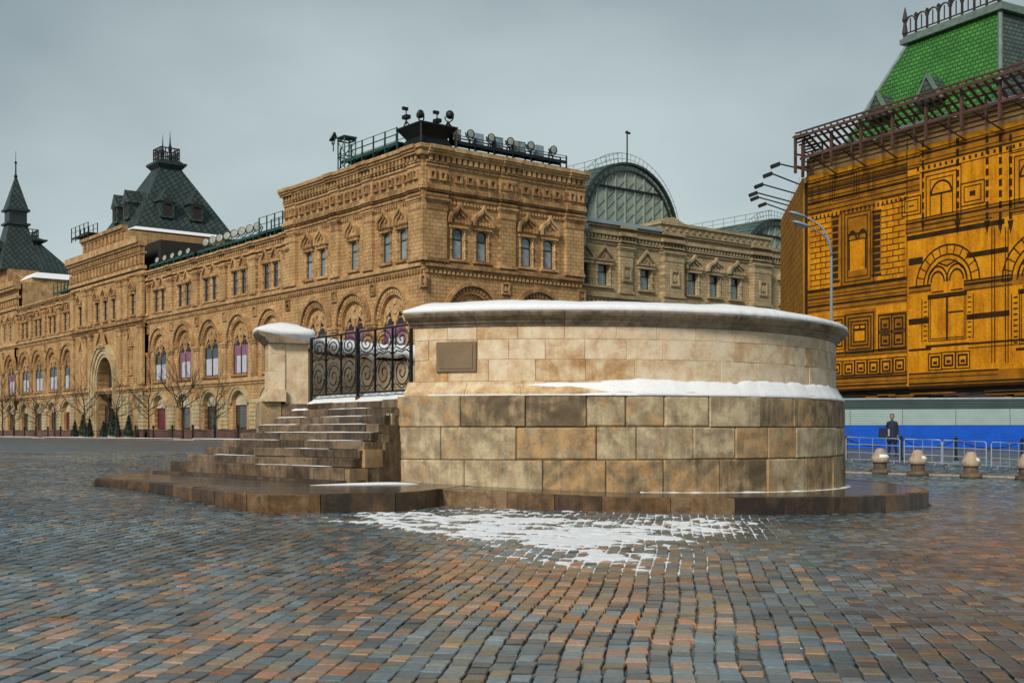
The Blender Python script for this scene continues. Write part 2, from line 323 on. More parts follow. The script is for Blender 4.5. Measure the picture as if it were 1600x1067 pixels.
# ------------------------------------------------------------------ ground sheet
C = Vector((0.98, 32.0, 0)); RB, RU, RP = 7.72, 7.50, 9.70
def ang_px(px, r):                           # angle on a circle round C where the photo column px first meets it
    k = (px-800)/F; a = 1+k*k; b = -2*(k*C.x+C.y); c = C.x**2+C.y**2-r*r
    y = (-b-math.sqrt(max(0, b*b-4*a*c)))/(2*a)
    return math.degrees(math.atan2(y-C.y, k*y-C.x)) % 360
def onc(a, r, z=0): return Vector((C.x+r*math.cos(R(a)), C.y+r*math.sin(R(a)), z))
apron = [(-1.42,22.62),(-1.62,21.4),(-2.02,20.5),(-3.19,19.7),(-4.0,19.35),(-4.9,20.26),(-6.5,22.7),(-7.69,24.3),(-8.95,25.4),(-9.55,27.3),(-9.1,30.5)]
a_end = 255.7
outline = [tuple(onc(a, RP)[:2]) for a in np.arange(182, a_end-360, -3.0)][:-1]
outline = outline[::-1] + []                  # from 255.7-360 up to 182, counter-clockwise
outline = [tuple(onc(a, RP)[:2]) for a in np.linspace(a_end-360, 184, 110)]
OUT = outline + apron[::-1][:-1]              # closed, counter-clockwise
OUTA = np.array(OUT)
def inside(x, y, poly):
    x = np.asarray(x); y = np.asarray(y); c = np.zeros(x.shape, bool); n = len(poly); j = n-1
    for i in range(n):
        xi, yi = poly[i]; xj, yj = poly[j]
        if yi != yj:
            t = ((yi > y) != (yj > y)) & (x < (xj-xi)*(y-yi)/(yj-yi)+xi); c ^= t
        j = i
    return c
def ground_material():
    m, t, b = newmat('wet_dark_setts'); N = t.nodes.new; L = t.links.new
    g = N('ShaderNodeNewGeometry'); mp = N('ShaderNodeMapping'); mp.inputs['Rotation'].default_value = (0, 0, R(7.6)); L(g.outputs['Position'], mp.inputs['Vector'])
    br = N('ShaderNodeTexBrick'); br.inputs['Scale'].default_value = 1; br.inputs['Brick Width'].default_value = .24; br.inputs['Row Height'].default_value = .137; br.inputs['Mortar Size'].default_value = .008
    br.inputs['Color1'].default_value = (.085,.11,.125,1); br.inputs['Color2'].default_value = (.15,.165,.165,1); br.inputs['Mortar'].default_value = (.02,.02,.02,1)
    L(mp.outputs[0], br.inputs['Vector'])
    n = N('ShaderNodeTexNoise'); n.inputs['Scale'].default_value = .35; n.inputs['Detail'].default_value = 7; L(g.outputs['Position'], n.inputs['Vector'])
    ov = N('ShaderNodeMixRGB'); ov.blend_type = 'OVERLAY'; ov.inputs['Fac'].default_value = .7; L(br.outputs['Color'], ov.inputs['Color1']); L(n.outputs['Fac'], ov.inputs['Color2'])
    L(ov.outputs[0], b.inputs['Base Color'])
    rr = N('ShaderNodeMapRange'); rr.inputs['From Min'].default_value = .3; rr.inputs['From Max'].default_value = .7; rr.inputs['To Min'].default_value = .25; rr.inputs['To Max'].default_value = .6; L(n.outputs['Fac'], rr.inputs['Value']); L(rr.outputs[0], b.inputs['Roughness'])
    bp = N('ShaderNodeBump'); bp.invert = True; bp.inputs['Strength'].default_value = .6; bp.inputs['Distance'].default_value = .02; L(br.outputs['Fac'], bp.inputs['Height']); L(bp.outputs[0], b.inputs['Normal'])
    return m
M['ground'] = ground_material()
xs = np.concatenate([[-1500,-700,-300,-150,-90,-60,-40,-30], np.arange(-24, 25, 1.5), [30,40,60,90,150,300,700,1500]])
ys = np.concatenate([[-200,-40,-10], np.arange(0, 70, 1.5), [75,85,100,130,180,260,400,800,1800]])
gx, gy = np.meshgrid(xs, ys); gz = zg(gx, gy)-0.035
vs = np.stack([gx, gy, gz], -1).reshape(-1, 3); nx = len(xs)
fs = [(j*nx+i, j*nx+i+1, (j+1)*nx+i+1, (j+1)*nx+i) for j in range(len(ys)-1) for i in range(nx-1)]
me = bpy.data.meshes.new('ground'); me.from_pydata(vs.tolist(), [], fs); me.materials.append(M['ground']); me.update()
ground = link('ground', me); tag(ground, 'wet cobbled square round the rostrum', kind='structure')

# ------------------------------------------------------------------ cobbles: real setts, columns running away from the viewer
def cobble_material():
    m, t, b = newmat('wet_sett'); N = t.nodes.new; L = t.links.new
    at_ = N('ShaderNodeAttribute'); at_.attribute_name = 'col'; g = N('ShaderNodeNewGeometry')
    n = N('ShaderNodeTexNoise'); n.inputs['Scale'].default_value = 17; n.inputs['Detail'].default_value = 9; n.inputs['Roughness'].default_value = .8; L(g.outputs['Position'], n.inputs['Vector'])
    n2 = N('ShaderNodeTexNoise'); n2.inputs['Scale'].default_value = 1.1; n2.inputs['Detail'].default_value = 5; L(g.outputs['Position'], n2.inputs['Vector'])
    ov = N('ShaderNodeMixRGB'); ov.blend_type = 'OVERLAY'; ov.inputs['Fac'].default_value = 1.0; L(at_.outputs['Color'], ov.inputs['Color1']); L(n.outputs['Fac'], ov.inputs['Color2'])
    L(ov.outputs[0], b.inputs['Base Color'])
    rr = N('ShaderNodeMapRange'); rr.inputs['From Min'].default_value = .35; rr.inputs['From Max'].default_value = .68; rr.inputs['To Min'].default_value = .05; rr.inputs['To Max'].default_value = .28; L(n2.outputs['Fac'], rr.inputs['Value']); L(rr.outputs[0], b.inputs['Roughness'])
    b.inputs['Specular IOR Level'].default_value = .95
    bp = N('ShaderNodeBump'); bp.inputs['Strength'].default_value = .4; bp.inputs['Distance'].default_value = .008; L(n.outputs['Fac'], bp.inputs['Height']); L(bp.outputs[0], b.inputs['Normal'])
    return m
M['cobble'] = cobble_material()
CW, CLN, TH = 0.156, 0.205, R(-7.6)
def vnoise(x, y, seed, s):                   # smooth value noise
    x = np.asarray(x)/s; y = np.asarray(y)/s
    xi = np.floor(x).astype(int); yi = np.floor(y).astype(int); fx = x-xi; fy = y-yi
    def h(a, b):
        k = (a*374761393+b*668265263+seed*974711) & 0x7fffffff; k = ((k ^ (k >> 13))*1274126177) & 0x7fffffff
        return ((k ^ (k >> 16)) & 0xffff)/65535.0
    fx = fx*fx*(3-2*fx); fy = fy*fy*(3-2*fy)
    return (h(xi,yi)*(1-fx)+h(xi+1,yi)*fx)*(1-fy)+(h(xi,yi+1)*(1-fx)+h(xi+1,yi+1)*fx)*fy
rows = []
ct, st_ = math.cos(TH), math.sin(TH)
YM = 52.0
for i in range(int(-36/CW), int(36/CW)):
    u = i*CW
    lens = RNG.uniform(.78, 1.25, int(56/CLN)+10)*CLN
    e = np.cumsum(lens)+4.0+RNG.uniform(0, CLN); vmid = e-lens/2
    # slow bends in the columns, as laid by hand
    ub = u+0.05*np.sin(vmid*.55+u*.35)+0.025*np.sin(vmid*1.3+u*.9)
    x = ub*ct-vmid*st_; y = ub*st_+vmid*ct
    k = (y > 5.5) & (y < YM) & (np.abs(x) < .475*y+1.6)
    if k.any(): rows.append(np.stack([x[k], y[k], lens[k], np.full(k.sum(), i)], -1))
S = np.concatenate(rows)
ins = inside(S[:,0], S[:,1], [(C.x+(a-C.x)*1.006, C.y+(b-C.y)*1.006) for a, b in OUT])
S = S[~ins]
n = len(S); X, Y, LN = S[:,0], S[:,1], S[:,2]
hw = (CW*.5-.0062)*RNG.uniform(.95, 1.015, n); hl = LN*.5-.0062
rot = TH+RNG.normal(0, .018, n)+0.09*np.cos(Y*.55)*0
Z = zg(X, Y)+RNG.normal(0, .0017, n)+.010*(vnoise(X, Y, 5, 1.2)-.5)
# colours
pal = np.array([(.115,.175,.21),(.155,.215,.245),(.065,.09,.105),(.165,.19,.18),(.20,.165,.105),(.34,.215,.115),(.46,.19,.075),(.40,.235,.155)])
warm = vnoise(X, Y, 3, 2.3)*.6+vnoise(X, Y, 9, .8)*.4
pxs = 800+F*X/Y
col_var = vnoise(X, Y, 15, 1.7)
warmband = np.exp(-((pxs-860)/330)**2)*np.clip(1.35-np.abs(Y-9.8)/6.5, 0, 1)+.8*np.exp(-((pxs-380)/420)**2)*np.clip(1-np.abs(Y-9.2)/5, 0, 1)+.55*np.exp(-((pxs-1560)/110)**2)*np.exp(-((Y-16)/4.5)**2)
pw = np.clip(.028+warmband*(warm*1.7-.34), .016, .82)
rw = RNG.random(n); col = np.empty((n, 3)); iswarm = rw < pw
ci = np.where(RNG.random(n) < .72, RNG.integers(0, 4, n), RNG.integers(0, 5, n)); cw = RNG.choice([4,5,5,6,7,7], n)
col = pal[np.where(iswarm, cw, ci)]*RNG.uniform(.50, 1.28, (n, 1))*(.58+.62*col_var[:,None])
def cobble_mesh(name, idx):
    q = len(idx); a, b = hw[idx], hl[idx]; r = rot[idx]; z = Z[idx]; x0, y0 = X[idx], Y[idx]
    sx = np.array([-1,1,1,-1]); sy = np.array([-1,-1,1,1]); V = np.empty((q, 12, 3))
    jit = RNG.normal(0, .0058, (q, 4, 2)); til = RNG.normal(0, .0013, (q, 4))
    for k in range(4):
        for lay, (ins_, dz) in enumerate([(.007, 0.0), (0, -.008), (-.001, -.07)]):
            lx = sx[k]*(a-ins_)+jit[:,k,0]; ly = sy[k]*(b-ins_)+jit[:,k,1]
            V[:,lay*4+k,0] = x0+lx*np.cos(r)-ly*np.sin(r); V[:,lay*4+k,1] = y0+lx*np.sin(r)+ly*np.cos(r)
            V[:,lay*4+k,2] = z+dz+(til[:,k] if lay < 2 else 0)
    fq = [(0,1,2,3)]+[(4+k,4+(k+1)%4,(k+1)%4,k) for k in range(4)]+[(8+k,8+(k+1)%4,4+(k+1)%4,4+k) for k in range(4)]
    fa = (np.array(fq)[None]+np.arange(q)[:,None,None]*12).reshape(-1)
    me = bpy.data.meshes.new(name); me.vertices.add(q*12); me.vertices.foreach_set('co', V.reshape(-1))
    me.loops.add(len(fa)); me.loops.foreach_set('vertex_index', fa.astype(np.int32))
    np_ = len(fa)//4; me.polygons.add(np_); me.polygons.foreach_set('loop_start', np.arange(0, len(fa), 4, dtype=np.int32))
    me.polygons.foreach_set('use_smooth', np.zeros(np_, bool)); me.update(calc_edges=True)
    at_ = me.attributes.new('col', 'FLOAT_COLOR', 'POINT'); cc = np.ones((q*12, 4)); cc[:,:3] = np.repeat(col[idx], 12, 0)
    at_.data.foreach_set('color', cc.reshape(-1).astype(np.float32)); me.materials.append(M['cobble']); return me
infr = (np.abs(pxs-800) < 795) & (Y > CAMZ*F/(1067-HZ)-.02)
order = np.argsort(np.where(infr, Y, 1e9))
near = order[:300]; rest = order[300:]
for k in near: link('cobble', cobble_mesh('cobble', np.array([k])), ground)
tag(link('cobbles', cobble_mesh('cobbles', rest), ground), kind='stuff')

# snow drifted into the joints and over the setts in front of the rostrum
sxs = np.arange(-4.2, 6.2, .03); sys_ = np.arange(11.6, 23.0, .03)
ax, ay = np.meshgrid(sxs, sys_)
apx = 800+F*ax/ay; apy = HZ+F*(CAMZ-zg(ax, ay))/ay
def gs(cx, cy, wx, wy): return np.exp(-((apx-cx)/wx)**2-((apy-cy)/wy)**2)
mask = 1.10*gs(800, 820, 115, 26)+.86*gs(900, 850, 130, 30)+.70*gs(1030, 832, 125, 28)+.88*gs(610, 810, 115, 17)+.55*gs(1130, 822, 70, 14)+.45*gs(980, 880, 110, 14)
nzv = .34*vnoise(ax, ay, 21, .55)+.38*vnoise(ax, ay, 22, .21)+.28*vnoise(ax, ay, 23, .08)
hgt = -.030+.0325*np.clip(mask, 0, 1.15)+(.084*(nzv-.5))*np.clip(mask*2.2, 0, 1)
hgt = np.where(mask < .10, -.06, hgt)
az = zg(ax, ay)+np.clip(hgt, -.06, .016)
keep = hgt > -.034
m_, n_ = ax.shape; idx = np.arange(m_*n_).reshape(m_, n_)
kk = keep[:-1,:-1] | keep[1:,:-1] | keep[:-1,1:] | keep[1:,1:]
quads = np.stack([idx[:-1,:-1][kk], idx[:-1,1:][kk], idx[1:,1:][kk], idx[1:,:-1][kk]], -1)
cen = quads[:,0]; io = inside(ax.reshape(-1)[cen], ay.reshape(-1)[cen], OUT); quads = quads[~io]
us, inv = np.unique(quads.reshape(-1), return_inverse=True)
pts = np.stack([ax.reshape(-1)[us], ay.reshape(-1)[us], az.reshape(-1)[us]], -1)
me = bpy.data.meshes.new('snow_drift'); me.from_pydata(pts.tolist(), [], inv.reshape(-1, 4).tolist()); me.materials.append(M['snow'])
me.polygons.foreach_set('use_smooth', [True]*len(me.polygons))
tag(link('snow_drift', me), 'patch of snow lying in the cobble joints before the kerb', 'snow', kind='stuff')

# ------------------------------------------------------------------ low platform with its kerb
plat = empty('platform', (C.x, C.y, 0)); tag(plat, 'low wet stone platform round the rostrum', kind='structure')
PL = (-C.x, -C.y, 0)
V, Fc = [], []; NR = 8
dense = []
for i in range(len(OUT)):
    p, q = OUT[i], OUT[(i+1) % len(OUT)]; k = max(1, int(math.hypot(q[0]-p[0], q[1]-p[1])/.5))
    dense += [(p[0]+(q[0]-p[0])*j/k, p[1]+(q[1]-p[1])*j/k) for j in range(k)]
for (x, y) in dense:
    d = math.hypot(x-C.x, y-C.y)
    for j in range(NR+1):
        r = (d-.12)+(7.4-(d-.12))*j/NR; xx = C.x+(x-C.x)/d*r; yy = C.y+(y-C.y)/d*r
        V.append((xx, yy, zp(xx)-.006))
n = len(dense)
for i in range(n):
    for j in range(NR): Fc.append((i*(NR+1)+j, ((i+1)%n)*(NR+1)+j, ((i+1)%n)*(NR+1)+j+1, i*(NR+1)+j+1))
mb = MB(); mb.add(V, Fc); mb.build('deck', M['deck'], plat, PL, smooth=True)
# kerb stones
def offs(p, k):
    d = math.hypot(p[0]-C.x, p[1]-C.y); return (p[0]-(p[0]-C.x)/d*k, p[1]-(p[1]-C.y)/d*k)
i = 0; cum = 0
while i < n:
    L_ = random.uniform(.8, 1.25); j = i; s = 0
    while j < n and s < L_:
        a, b = dense[j % n], dense[(j+1) % n]; s += math.hypot(b[0]-a[0], b[1]-a[1]); j += 1
    seg = [dense[k % n] for k in range(i, j+1)]
    if len(seg) >= 2:
        jo = random.uniform(-.008, .010); g = .006; mb = MB(); prof = []
        seg[0] = (seg[0][0]+(seg[1][0]-seg[0][0])*g*2, seg[0][1]+(seg[1][1]-seg[0][1])*g*2)
        seg[-1] = (seg[-1][0]+(seg[-2][0]-seg[-1][0])*g*2, seg[-1][1]+(seg[-2][1]-seg[-1][1])*g*2)
        vs = []
        dzt = random.uniform(-.006, .006)
        for q, p in enumerate(seg):
            e = .012 if q in (0, len(seg)-1) else 0
            z0 = zgf(*p); z1_ = zp(p[0])-.36; o = offs(p, -jo+e); o2 = offs(p, .022-jo+e); o3 = offs(p, .34)
            vs += [(o[0],o[1],z0-.1),(o[0],o[1],z1_+.335),(o2[0],o2[1],z1_+.362+dzt-e*.5),(o3[0],o3[1],z1_+.36+dzt-e*.5),(o3[0],o3[1],z0-.1)]
        fs = []
        for q in range(len(seg)-1):
            for k in range(5): fs.append((q*5+k, q*5+(k+1)%5, q*5+5+(k+1)%5, q*5+5+k))
        fs += [(4,3,2,1,0), tuple(5*(len(seg)-1)+k for k in range(5))]
        mb.add(vs, fs); mb.build('kerb_stone', M['kerb'], plat, PL)
    i = j

# ------------------------------------------------------------------ round stone rostrum
ros = empty('stone_rostrum', (C.x, C.y, 0.2))
tag(ros, 'round stone rostrum with snowy coping and stone steps', 'rostrum')
RL = (-C.x, -C.y, -0.2)
def arcblock(r0, r1, a0, a1, z0, z1, bev=.02, gap=.006, chip=0):
    """one masonry block: bevelled outer face curved about C"""
    da = math.degrees(gap/r1); a0 += da; a1 -= da; z0 += gap*.6; z1 -= gap*.6
    db = math.degrees(bev/r1); k = max(1, int((a1-a0)/2.6)); an = [a0]+[a0+db+(a1-a0-2*db)*t/k for t in range(k+1)]+[a1]
    vs = []; rows_ = [z0, z0+bev, z1-bev, z1]
    for i, a in enumerate(an):
        e = i in (0, len(an)-1)
        for j, z in enumerate(rows_):
            r = r1-(bev if (j in (0, 3)) or e else 0)-(bev*.8 if (j in (0,3)) and e else 0)
            if not e and j in (1, 2): r += random.uniform(-.006, .006)
            p = onc(a, r); vs.append((p.x, p.y, z))
        p = onc(a, r0); vs += [(p.x, p.y, z1), (p.x, p.y, z0)]
    fs = []; m = 6
    for i in range(len(an)-1):
        for j in range(6): fs.append((i*m+j, i*m+(j+1)%m, (i+1)*m+(j+1)%m, (i+1)*m+j))
    fs += [tuple(range(5, -1, -1)), tuple((len(an)-1)*m+j for j in range(6))]
    mb = MB(); mb.add(vs, fs); return mb
AE_B, AE_U, AS = 243.7, 246.0, 360+201.3     # wall ends right of the gate (base, parapet) and left of it
def fill(pxl, r, start, step):
    a = [start]+[ang_px(p, r) for p in pxl]
    a = [a[0]]+[x for x in a[1:] if x > a[0]+1]
    while a[-1]+step*1.5 < AS: a.append(a[-1]+step*random.uniform(.75, 1.25))
    a.append(AS); return a
courses = [([725,848,947,1037,1125,1199,1259,1301], .12, 1.025), ([688,806,933,995,1084,1150,1201,1244,1277,1306], 1.025, 1.706), ([719,821,917,979,1039,1109,1188,1240,1268,1302], 1.706, 2.355)]
for ps, z0, z1 in courses:
    a = fill(ps, RB, AE_B, 8.5)
    for i in range(len(a)-1): arcblock(7.2, RB+random.uniform(-.012, .014), a[i], a[i+1], z0, z1, random.choice([.018,.022,.03,.04]), .007).build('base_block', M['block'], ros, RL)
up = [([700,763,837,915,992,1074,1127,1185,1231,1265,1288], 2.66, 3.11), ([670,746,795,852,914,979,1036,1145,1187,1225,1242,1258,1277,1294], 3.11, 3.53), ([699,745,809,882,963,1026,1087,1143,1188,1233,1268,1290], 3.53, 3.80)]
for ps, z0, z1 in up:
    a = fill(ps, RU, AE_U, 7.0)
    for i in range(len(a)-1): arcblock(7.1, RU+random.uniform(-.005, .006), a[i], a[i+1], z0, z1, .007, .0028).build('ashlar_block', M['ashlar'], ros, RL)
def arcprof(prof, a0, a1, step=1.6):
    mb = MB(); k = max(2, int((a1-a0)/step)); mb.lathe(prof, k, C.x, C.y, 0, a0, a1); return mb
a = fill([730,815,920,1030,1120,1200,1262], RU, AE_U-1.2, 9); a[-1] += 1.0
for i in range(len(a)-1):
    j = random.uniform(-.004, .006)
    arcprof([(7.1,2.357),(7.69+j,2.357),(7.69+j,2.43),(7.655+j,2.455),(7.58+j,2.53),(7.53+j,2.60),(7.525+j,2.656),(7.1,2.656)], a[i]+.03, a[i+1]-.03).build('moulding_stone', M['ashlar'], ros, RL)
a = fill([745,882,1026,1143,1233,1290], RU, AE_U-.8, 10); a[-1] += 1.3
for i in range(len(a)-1):
    j = random.uniform(-.006, .008)
    arcprof([(6.45,3.803),(7.53+j,3.803),(7.545+j,3.85),(7.60+j,3.875),(7.61+j,3.93),(7.70+j,3.965),(7.75+j,4.0),(7.79+j,4.06),(7.79+j,4.10),(7.72+j,4.13),(7.1,4.19),(6.42,4.13)], a[i]+.03, a[i+1]-.03).build('coping_stone', M['coping'], ros, RL)
mb = MB(); mb.lathe([(6.52,2.3),(7.09,2.3),(7.09,3.80),(6.52,3.80),(6.52,2.3)], 110, C.x, C.y, 0, AE_U+.3, AS-.3); mb.build('parapet_inner_face', M['ashlar'], ros, RL)
mb = MB(); mb.zprism([tuple(onc(AE_B+.3+(AS-AE_B-.6)*k/80, 7.19)[:2]) for k in range(81)]+[(-4.62,29.35),(-2.15,25.75)], .15, 2.30); mb.build('rostrum_floor', M['step'], ros, RL)
# end piers beside the gate (flat faces of the cut wall)
for aa, sgn in ((AE_U, 1), (AS, -1)):
    a0, a1 = (aa+.05, aa+1.2) if sgn > 0 else (aa-1.2, aa-.05)
# stone tablet
a0, a1 = ang_px(683, RU), ang_px(745, RU)
mb = arcblock(RU-.05, RU+.055, a0, a1, 2.86, 3.49, .012, 0); mb.build('tablet', M['plaque'], ros, RL)
mb = arcblock(RU-.05, RU+.068, a0+.55, a1-.55, 2.92, 3.43, .01, 0); mb.build('tablet_panel', M['plaque'], ros, RL)
# snow on coping
def snowstrip(name, a0, a1, proffn, label, step=.35):
    k = int((a1-a0)/step); vs = []; m = None
    for i in range(k+1):
        a = a0+(a1-a0)*i/k; p = proffn(a, min(1, min(i, k-i)*step/3.0)); m = len(p)
        for r, z in p: q = onc(a, r); vs.append((q.x, q.y, z))
    fs = [(i*m+j, (i+1)*m+j, (i+1)*m+j+1, i*m+j+1) for i in range(k) for j in range(m-1)]
    fs += [tuple(range(m)), tuple(k*m+j for j in range(m-1, -1, -1))]
    mb = MB(); mb.add(vs, fs); o = mb.build(name, M['snow'], smooth=True)
    return tag(o, label, 'snow', kind='stuff')
def n1(a, s, k): return float(vnoise(np.array(a), np.array(k*3.7), k, s))-.5
def capsnow(a, e):
    h = (.16+.06*n1(a, 7, 31)+.012*n1(a, 1.6, 32))*(e**.6)
    ed = .02*n1(a, 1.4, 33)+.012*n1(a, .4, 34)
    return [(7.77+ed,4.085),(7.80+ed,4.105),(7.79+ed,4.15+.2*h),(7.68+ed,4.155+.55*h),(7.45,4.17+.92*h),(7.15,4.19+1.08*h),(6.8,4.17+.95*h),(6.55,4.15+.5*h),(6.42,4.15),(6.37,4.08),(6.38,3.9+.25*n1(a, 3, 35)),(6.47,3.86+.25*n1(a, 3, 35))]
snowstrip('coping_snow', AE_U-.9, AS+1.3, capsnow, 'smooth snow capping the round coping of the stone rostrum')
def ledgesnow(a, e):
    g_ = min(1, max(.0, (a-ang_px(800, RU))/16)); e = e*g_; h = (.012+.05*n1(a, 4, 41)+.03*n1(a, 1.4, 42))*e-.06*(1-g_); ed = .016*n1(a, 1.1, 43)+.03*n1(a, 4, 44)-.06*(1-g_)
    return [(7.70,2.352),(7.725+ed*.5,2.36),(7.715+ed,2.40+h*.35),(7.66+ed,2.47+h*.6),(7.60+ed*.5,2.55+h*.8),(7.55,2.63+h),(7.505,2.68+h*1.3),(7.49,2.66)]
snowstrip('ledge_snow', ang_px(780, RU), 372, ledgesnow, 'thick band of snow along the ledge between base and upper wall')
def thin(a, e):
    h = .012+.018*max(0, n1(a, .8, 51)+.15); return [(7.69,2.35),(7.725,2.352),(7.722,2.358+h),(7.69,2.362+h)]
snowstrip('ledge_snow', ang_px(668, RB), ang_px(1010, RB), thin, 'thin line of snow on the base top below the tablet')
def foot(a, e):
    r = 7.73; p = onc(a, 7.8); z = zp(p.x)-.01; h = .012+.03*max(0, n1(a, 2, 61)+.2)
    wd = .05+.12*max(0, n1(a, 1.4, 62))+.14*max(0, (a-325)/25); return [(r-.02,z-.02),(r+wd,z-.01),(r+wd*.6,z+h*.5),(r-.02,z+h)]
snowstrip('foot_snow', ang_px(1000, RB), 356, foot, 'thin snow along the foot of the round base wall')

# ------------------------------------------------------------------ steps up to the gate
G0, G1 = Vector((-4.97, 29.25, 0)), onc(245.2, 7.42)
SL0, SL1 = Vector((-8.35, 28.9, 0)), Vector((-5.02, 29.15, 0)); SR0, SR1 = Vector((-3.36, 23.7, 0)), Vector((-2.46, 25.05, 0))
NS = 9; z0s, dzs = .89, .176
def sline(i):
    t = i/(NS-1); return SL0.lerp(SL1, t), SR0.lerp(SR1, t)
NRM = Vector((.78, .626, 0))
for i in range(NS):
    l, r = sline(i); zt = z0s+dzs*i; zb = zt-dzs+.004 if i else .35
    bl, brr = sline(min(NS-1, i+1.5)) if i < NS-2 else (l+NRM*.6, r+NRM*.6)
    wid = (r-l).length; cuts = [0]; 
    while cuts[-1] < 1:
        cuts.append(cuts[-1]+random.uniform(.75, 1.5)/wid)
    cuts[-1] = 1
    if len(cuts) > 2 and cuts[-1]-cuts[-2] < .08: cuts.pop(-2)
    for k in range(len(cuts)-1):
        f0, f1 = cuts[k]+.0012, cuts[k+1]-.0012; jo = random.uniform(-.035, .03); dz = random.uniform(-.018, .008)
        p0, p1 = l.lerp(r, f0)-NRM*jo, l.lerp(r, f1)-NRM*jo; q0, q1 = bl.lerp(brr, f0), bl.lerp(brr, f1)
        b = .022; c0, c1 = p0.lerp(p1, .015), p1.lerp(p0, .015); N_ = NRM
        vs = []
        for p, qq, e in ((p0, q0, b), (c0, q0.lerp(q1, .015), 0), (p0.lerp(p1, .5), q0.lerp(q1, .5), random.uniform(-.008, .012)), (c1, q1.lerp(q0, .015), 0), (p1, q1, b)):
            f = p+N_*e; f2 = p+N_*(e+b)
            vs += [(f.x,f.y,zb),(f.x,f.y,zt-b+dz),(f2.x,f2.y,zt+dz-e*.3),(qq.x,qq.y,zt+dz-e*.3),(qq.x,qq.y,zb)]
        fs = [(q*5+m, q*5+(m+1)%5, q*5+5+(m+1)%5, q*5+5+m) for q in range(4) for m in range(5)]+[(4,3,2,1,0),(20,21,22,23,24)]
        mb = MB(); mb.add(vs, fs); mb.build('step_stone', M['step'], ros, RL)
l, r = sline(0); tl, tr = sline(NS-1)
mb = MB()
for i in range(NS-1):
    l, r = sline(i); l2 = l+NRM*.12+(r-l)*.01; r2 = r+NRM*.12-(r-l)*.01
    mb.zprism([(l2.x,l2.y),(r2.x,r2.y),(tr.x+.5*NRM.x,tr.y+.5*NRM.y),(tl.x+.5*NRM.x,tl.y+.5*NRM.y)], .2 if i == 0 else z0s+dzs*(i-1)-.02, z0s+dzs*i-.02)
mb.build('stair_core', M['step'], ros, RL)
# flank blocks on the right-hand side of the steps
rd = (SR1-SR0).normalized(); sd_ = Vector((rd.y, -rd.x, 0)); Lr = (SR1-SR0).length+.55
def flank(s0, s1, z0, z1, o):
    b = .02; p = SR0+rd*s0+sd_*.0; q = SR0+rd*s1
    poly = [p-sd_*.12, p+sd_*(o-b), p+rd*b+sd_*o, q-rd*b+sd_*o, q+sd_*(o-b), q-sd_*.12]
    mb = MB(); mb.zprism([(v.x, v.y) for v in poly], z0+.005, z1-.005); mb.build('flank_block', M['block'], ros, RL)
flank(.03, .62, .3, .86, .10); flank(.62, 1.25, .3, .90, .05); flank(1.25, Lr, .3, 1.02, .03)
flank(.55, 1.15, .87, 1.25, .06); flank(1.15, Lr, 1.03, 1.56, .04); flank(1.45, Lr, 1.57, 2.0, .03)
# snow lines lying on the treads
def treadsnow(i, f0, f1, d0, d1, h):
    l, r = sline(i); zt = z0s+dzs*i+.004; k = 26; vs = []
    for q in range(k+1):
        f = f0+(f1-f0)*q/k; p = l.lerp(r, f); e = min(1, min(q, k-q)/3); nn = n1(f*20, 1.3, 70+i)+.5; hh = h*e*(.3+nn)
        a = p+NRM*(d0-.02*nn); b = p+NRM*(d0+(d1-d0)*(.4+.6*nn))
        m_ = a.lerp(b, .5); vs += [(a.x,a.y,zt-.004),(a.x,a.y,zt+hh*.5),(m_.x,m_.y,zt+hh),(b.x,b.y,zt+hh*.6),(b.x,b.y,zt-.004)]
    fs = [(q*5+m, (q+1)*5+m, (q+1)*5+m+1, q*5+m+1) for q in range(k) for m in range(4)]+[(0,1,2,3,4),(k*5+4,k*5+3,k*5+2,k*5+1,k*5)]
    mb = MB(); mb.add(vs, fs); tag(mb.build('step_snow', M['snow'], smooth=True), 'thin streaks of old snow lying on the stone steps', 'snow', 'snow on the steps', 'stuff')
for i, f0, f1, d0, d1, h in ((0,.5,.9,.16,.25,.010),(1,.15,.42,.14,.22,.010),(2,.5,.8,.14,.22,.010),(3,.1,.4,.12,.2,.010),(3,.6,.95,.12,.22,.010),(4,.2,.99,.05,.18,.013),(5,.02,.35,.03,.18,.016),(5,.45,.9,.06,.18,.012),(6,.02,.3,.02,.2,.022),(6,.45,.95,.04,.2,.014),(7,.0,.15,.02,.22,.05),(7,.3,.8,.03,.2,.014),(8,.0,.12,.02,.3,.07)):
    treadsnow(i, f0, f1, d0, d1, h)
# slab the steps stand on
mb = MB(); l, r = sline(0); k = NRM*-.32; e = (r-l).normalized()*.25
P4 = [l+k-e, r+k*.7+e*.2, r+NRM*.5, l+NRM*.5]
mb.zprism([(p.x,p.y) for p in P4], [zp(p.x)-.2 for p in P4], [zp(p.x)+.055 for p in P4]); mb.build('step_slab', M['step'], ros, RL)
# snow mound at the foot of the flank
vs = []; K = 22
for q in range(K+1):
    f = q/K; p = Vector((-3.9, 22.85, 0)).lerp(Vector((-1.9, 24.05, 0)), f); e = math.sin(PI*f)**.6; wd = (.06+.07*f)*e+.01; hh = .045*e*(.4+f*.8)
    for o, z in ((-wd, -.02), (-wd*.5, hh*.7), (0, hh), (wd*.8, hh*.6), (wd*1.4, -.02)):
        x = p.x-.45*o; y = p.y+.9*o; vs.append((x, y, zp(x)-.004+z))
fs = [(q*5+m, (q+1)*5+m, (q+1)*5+m+1, q*5+m+1) for q in range(K) for m in range(4)]
mb = MB(); mb.add(vs, fs); tag(mb.build('snow_heap', M['snow'], smooth=True), 'low streak of snow at the foot of the flank beside the steps', 'snow', kind='stuff')
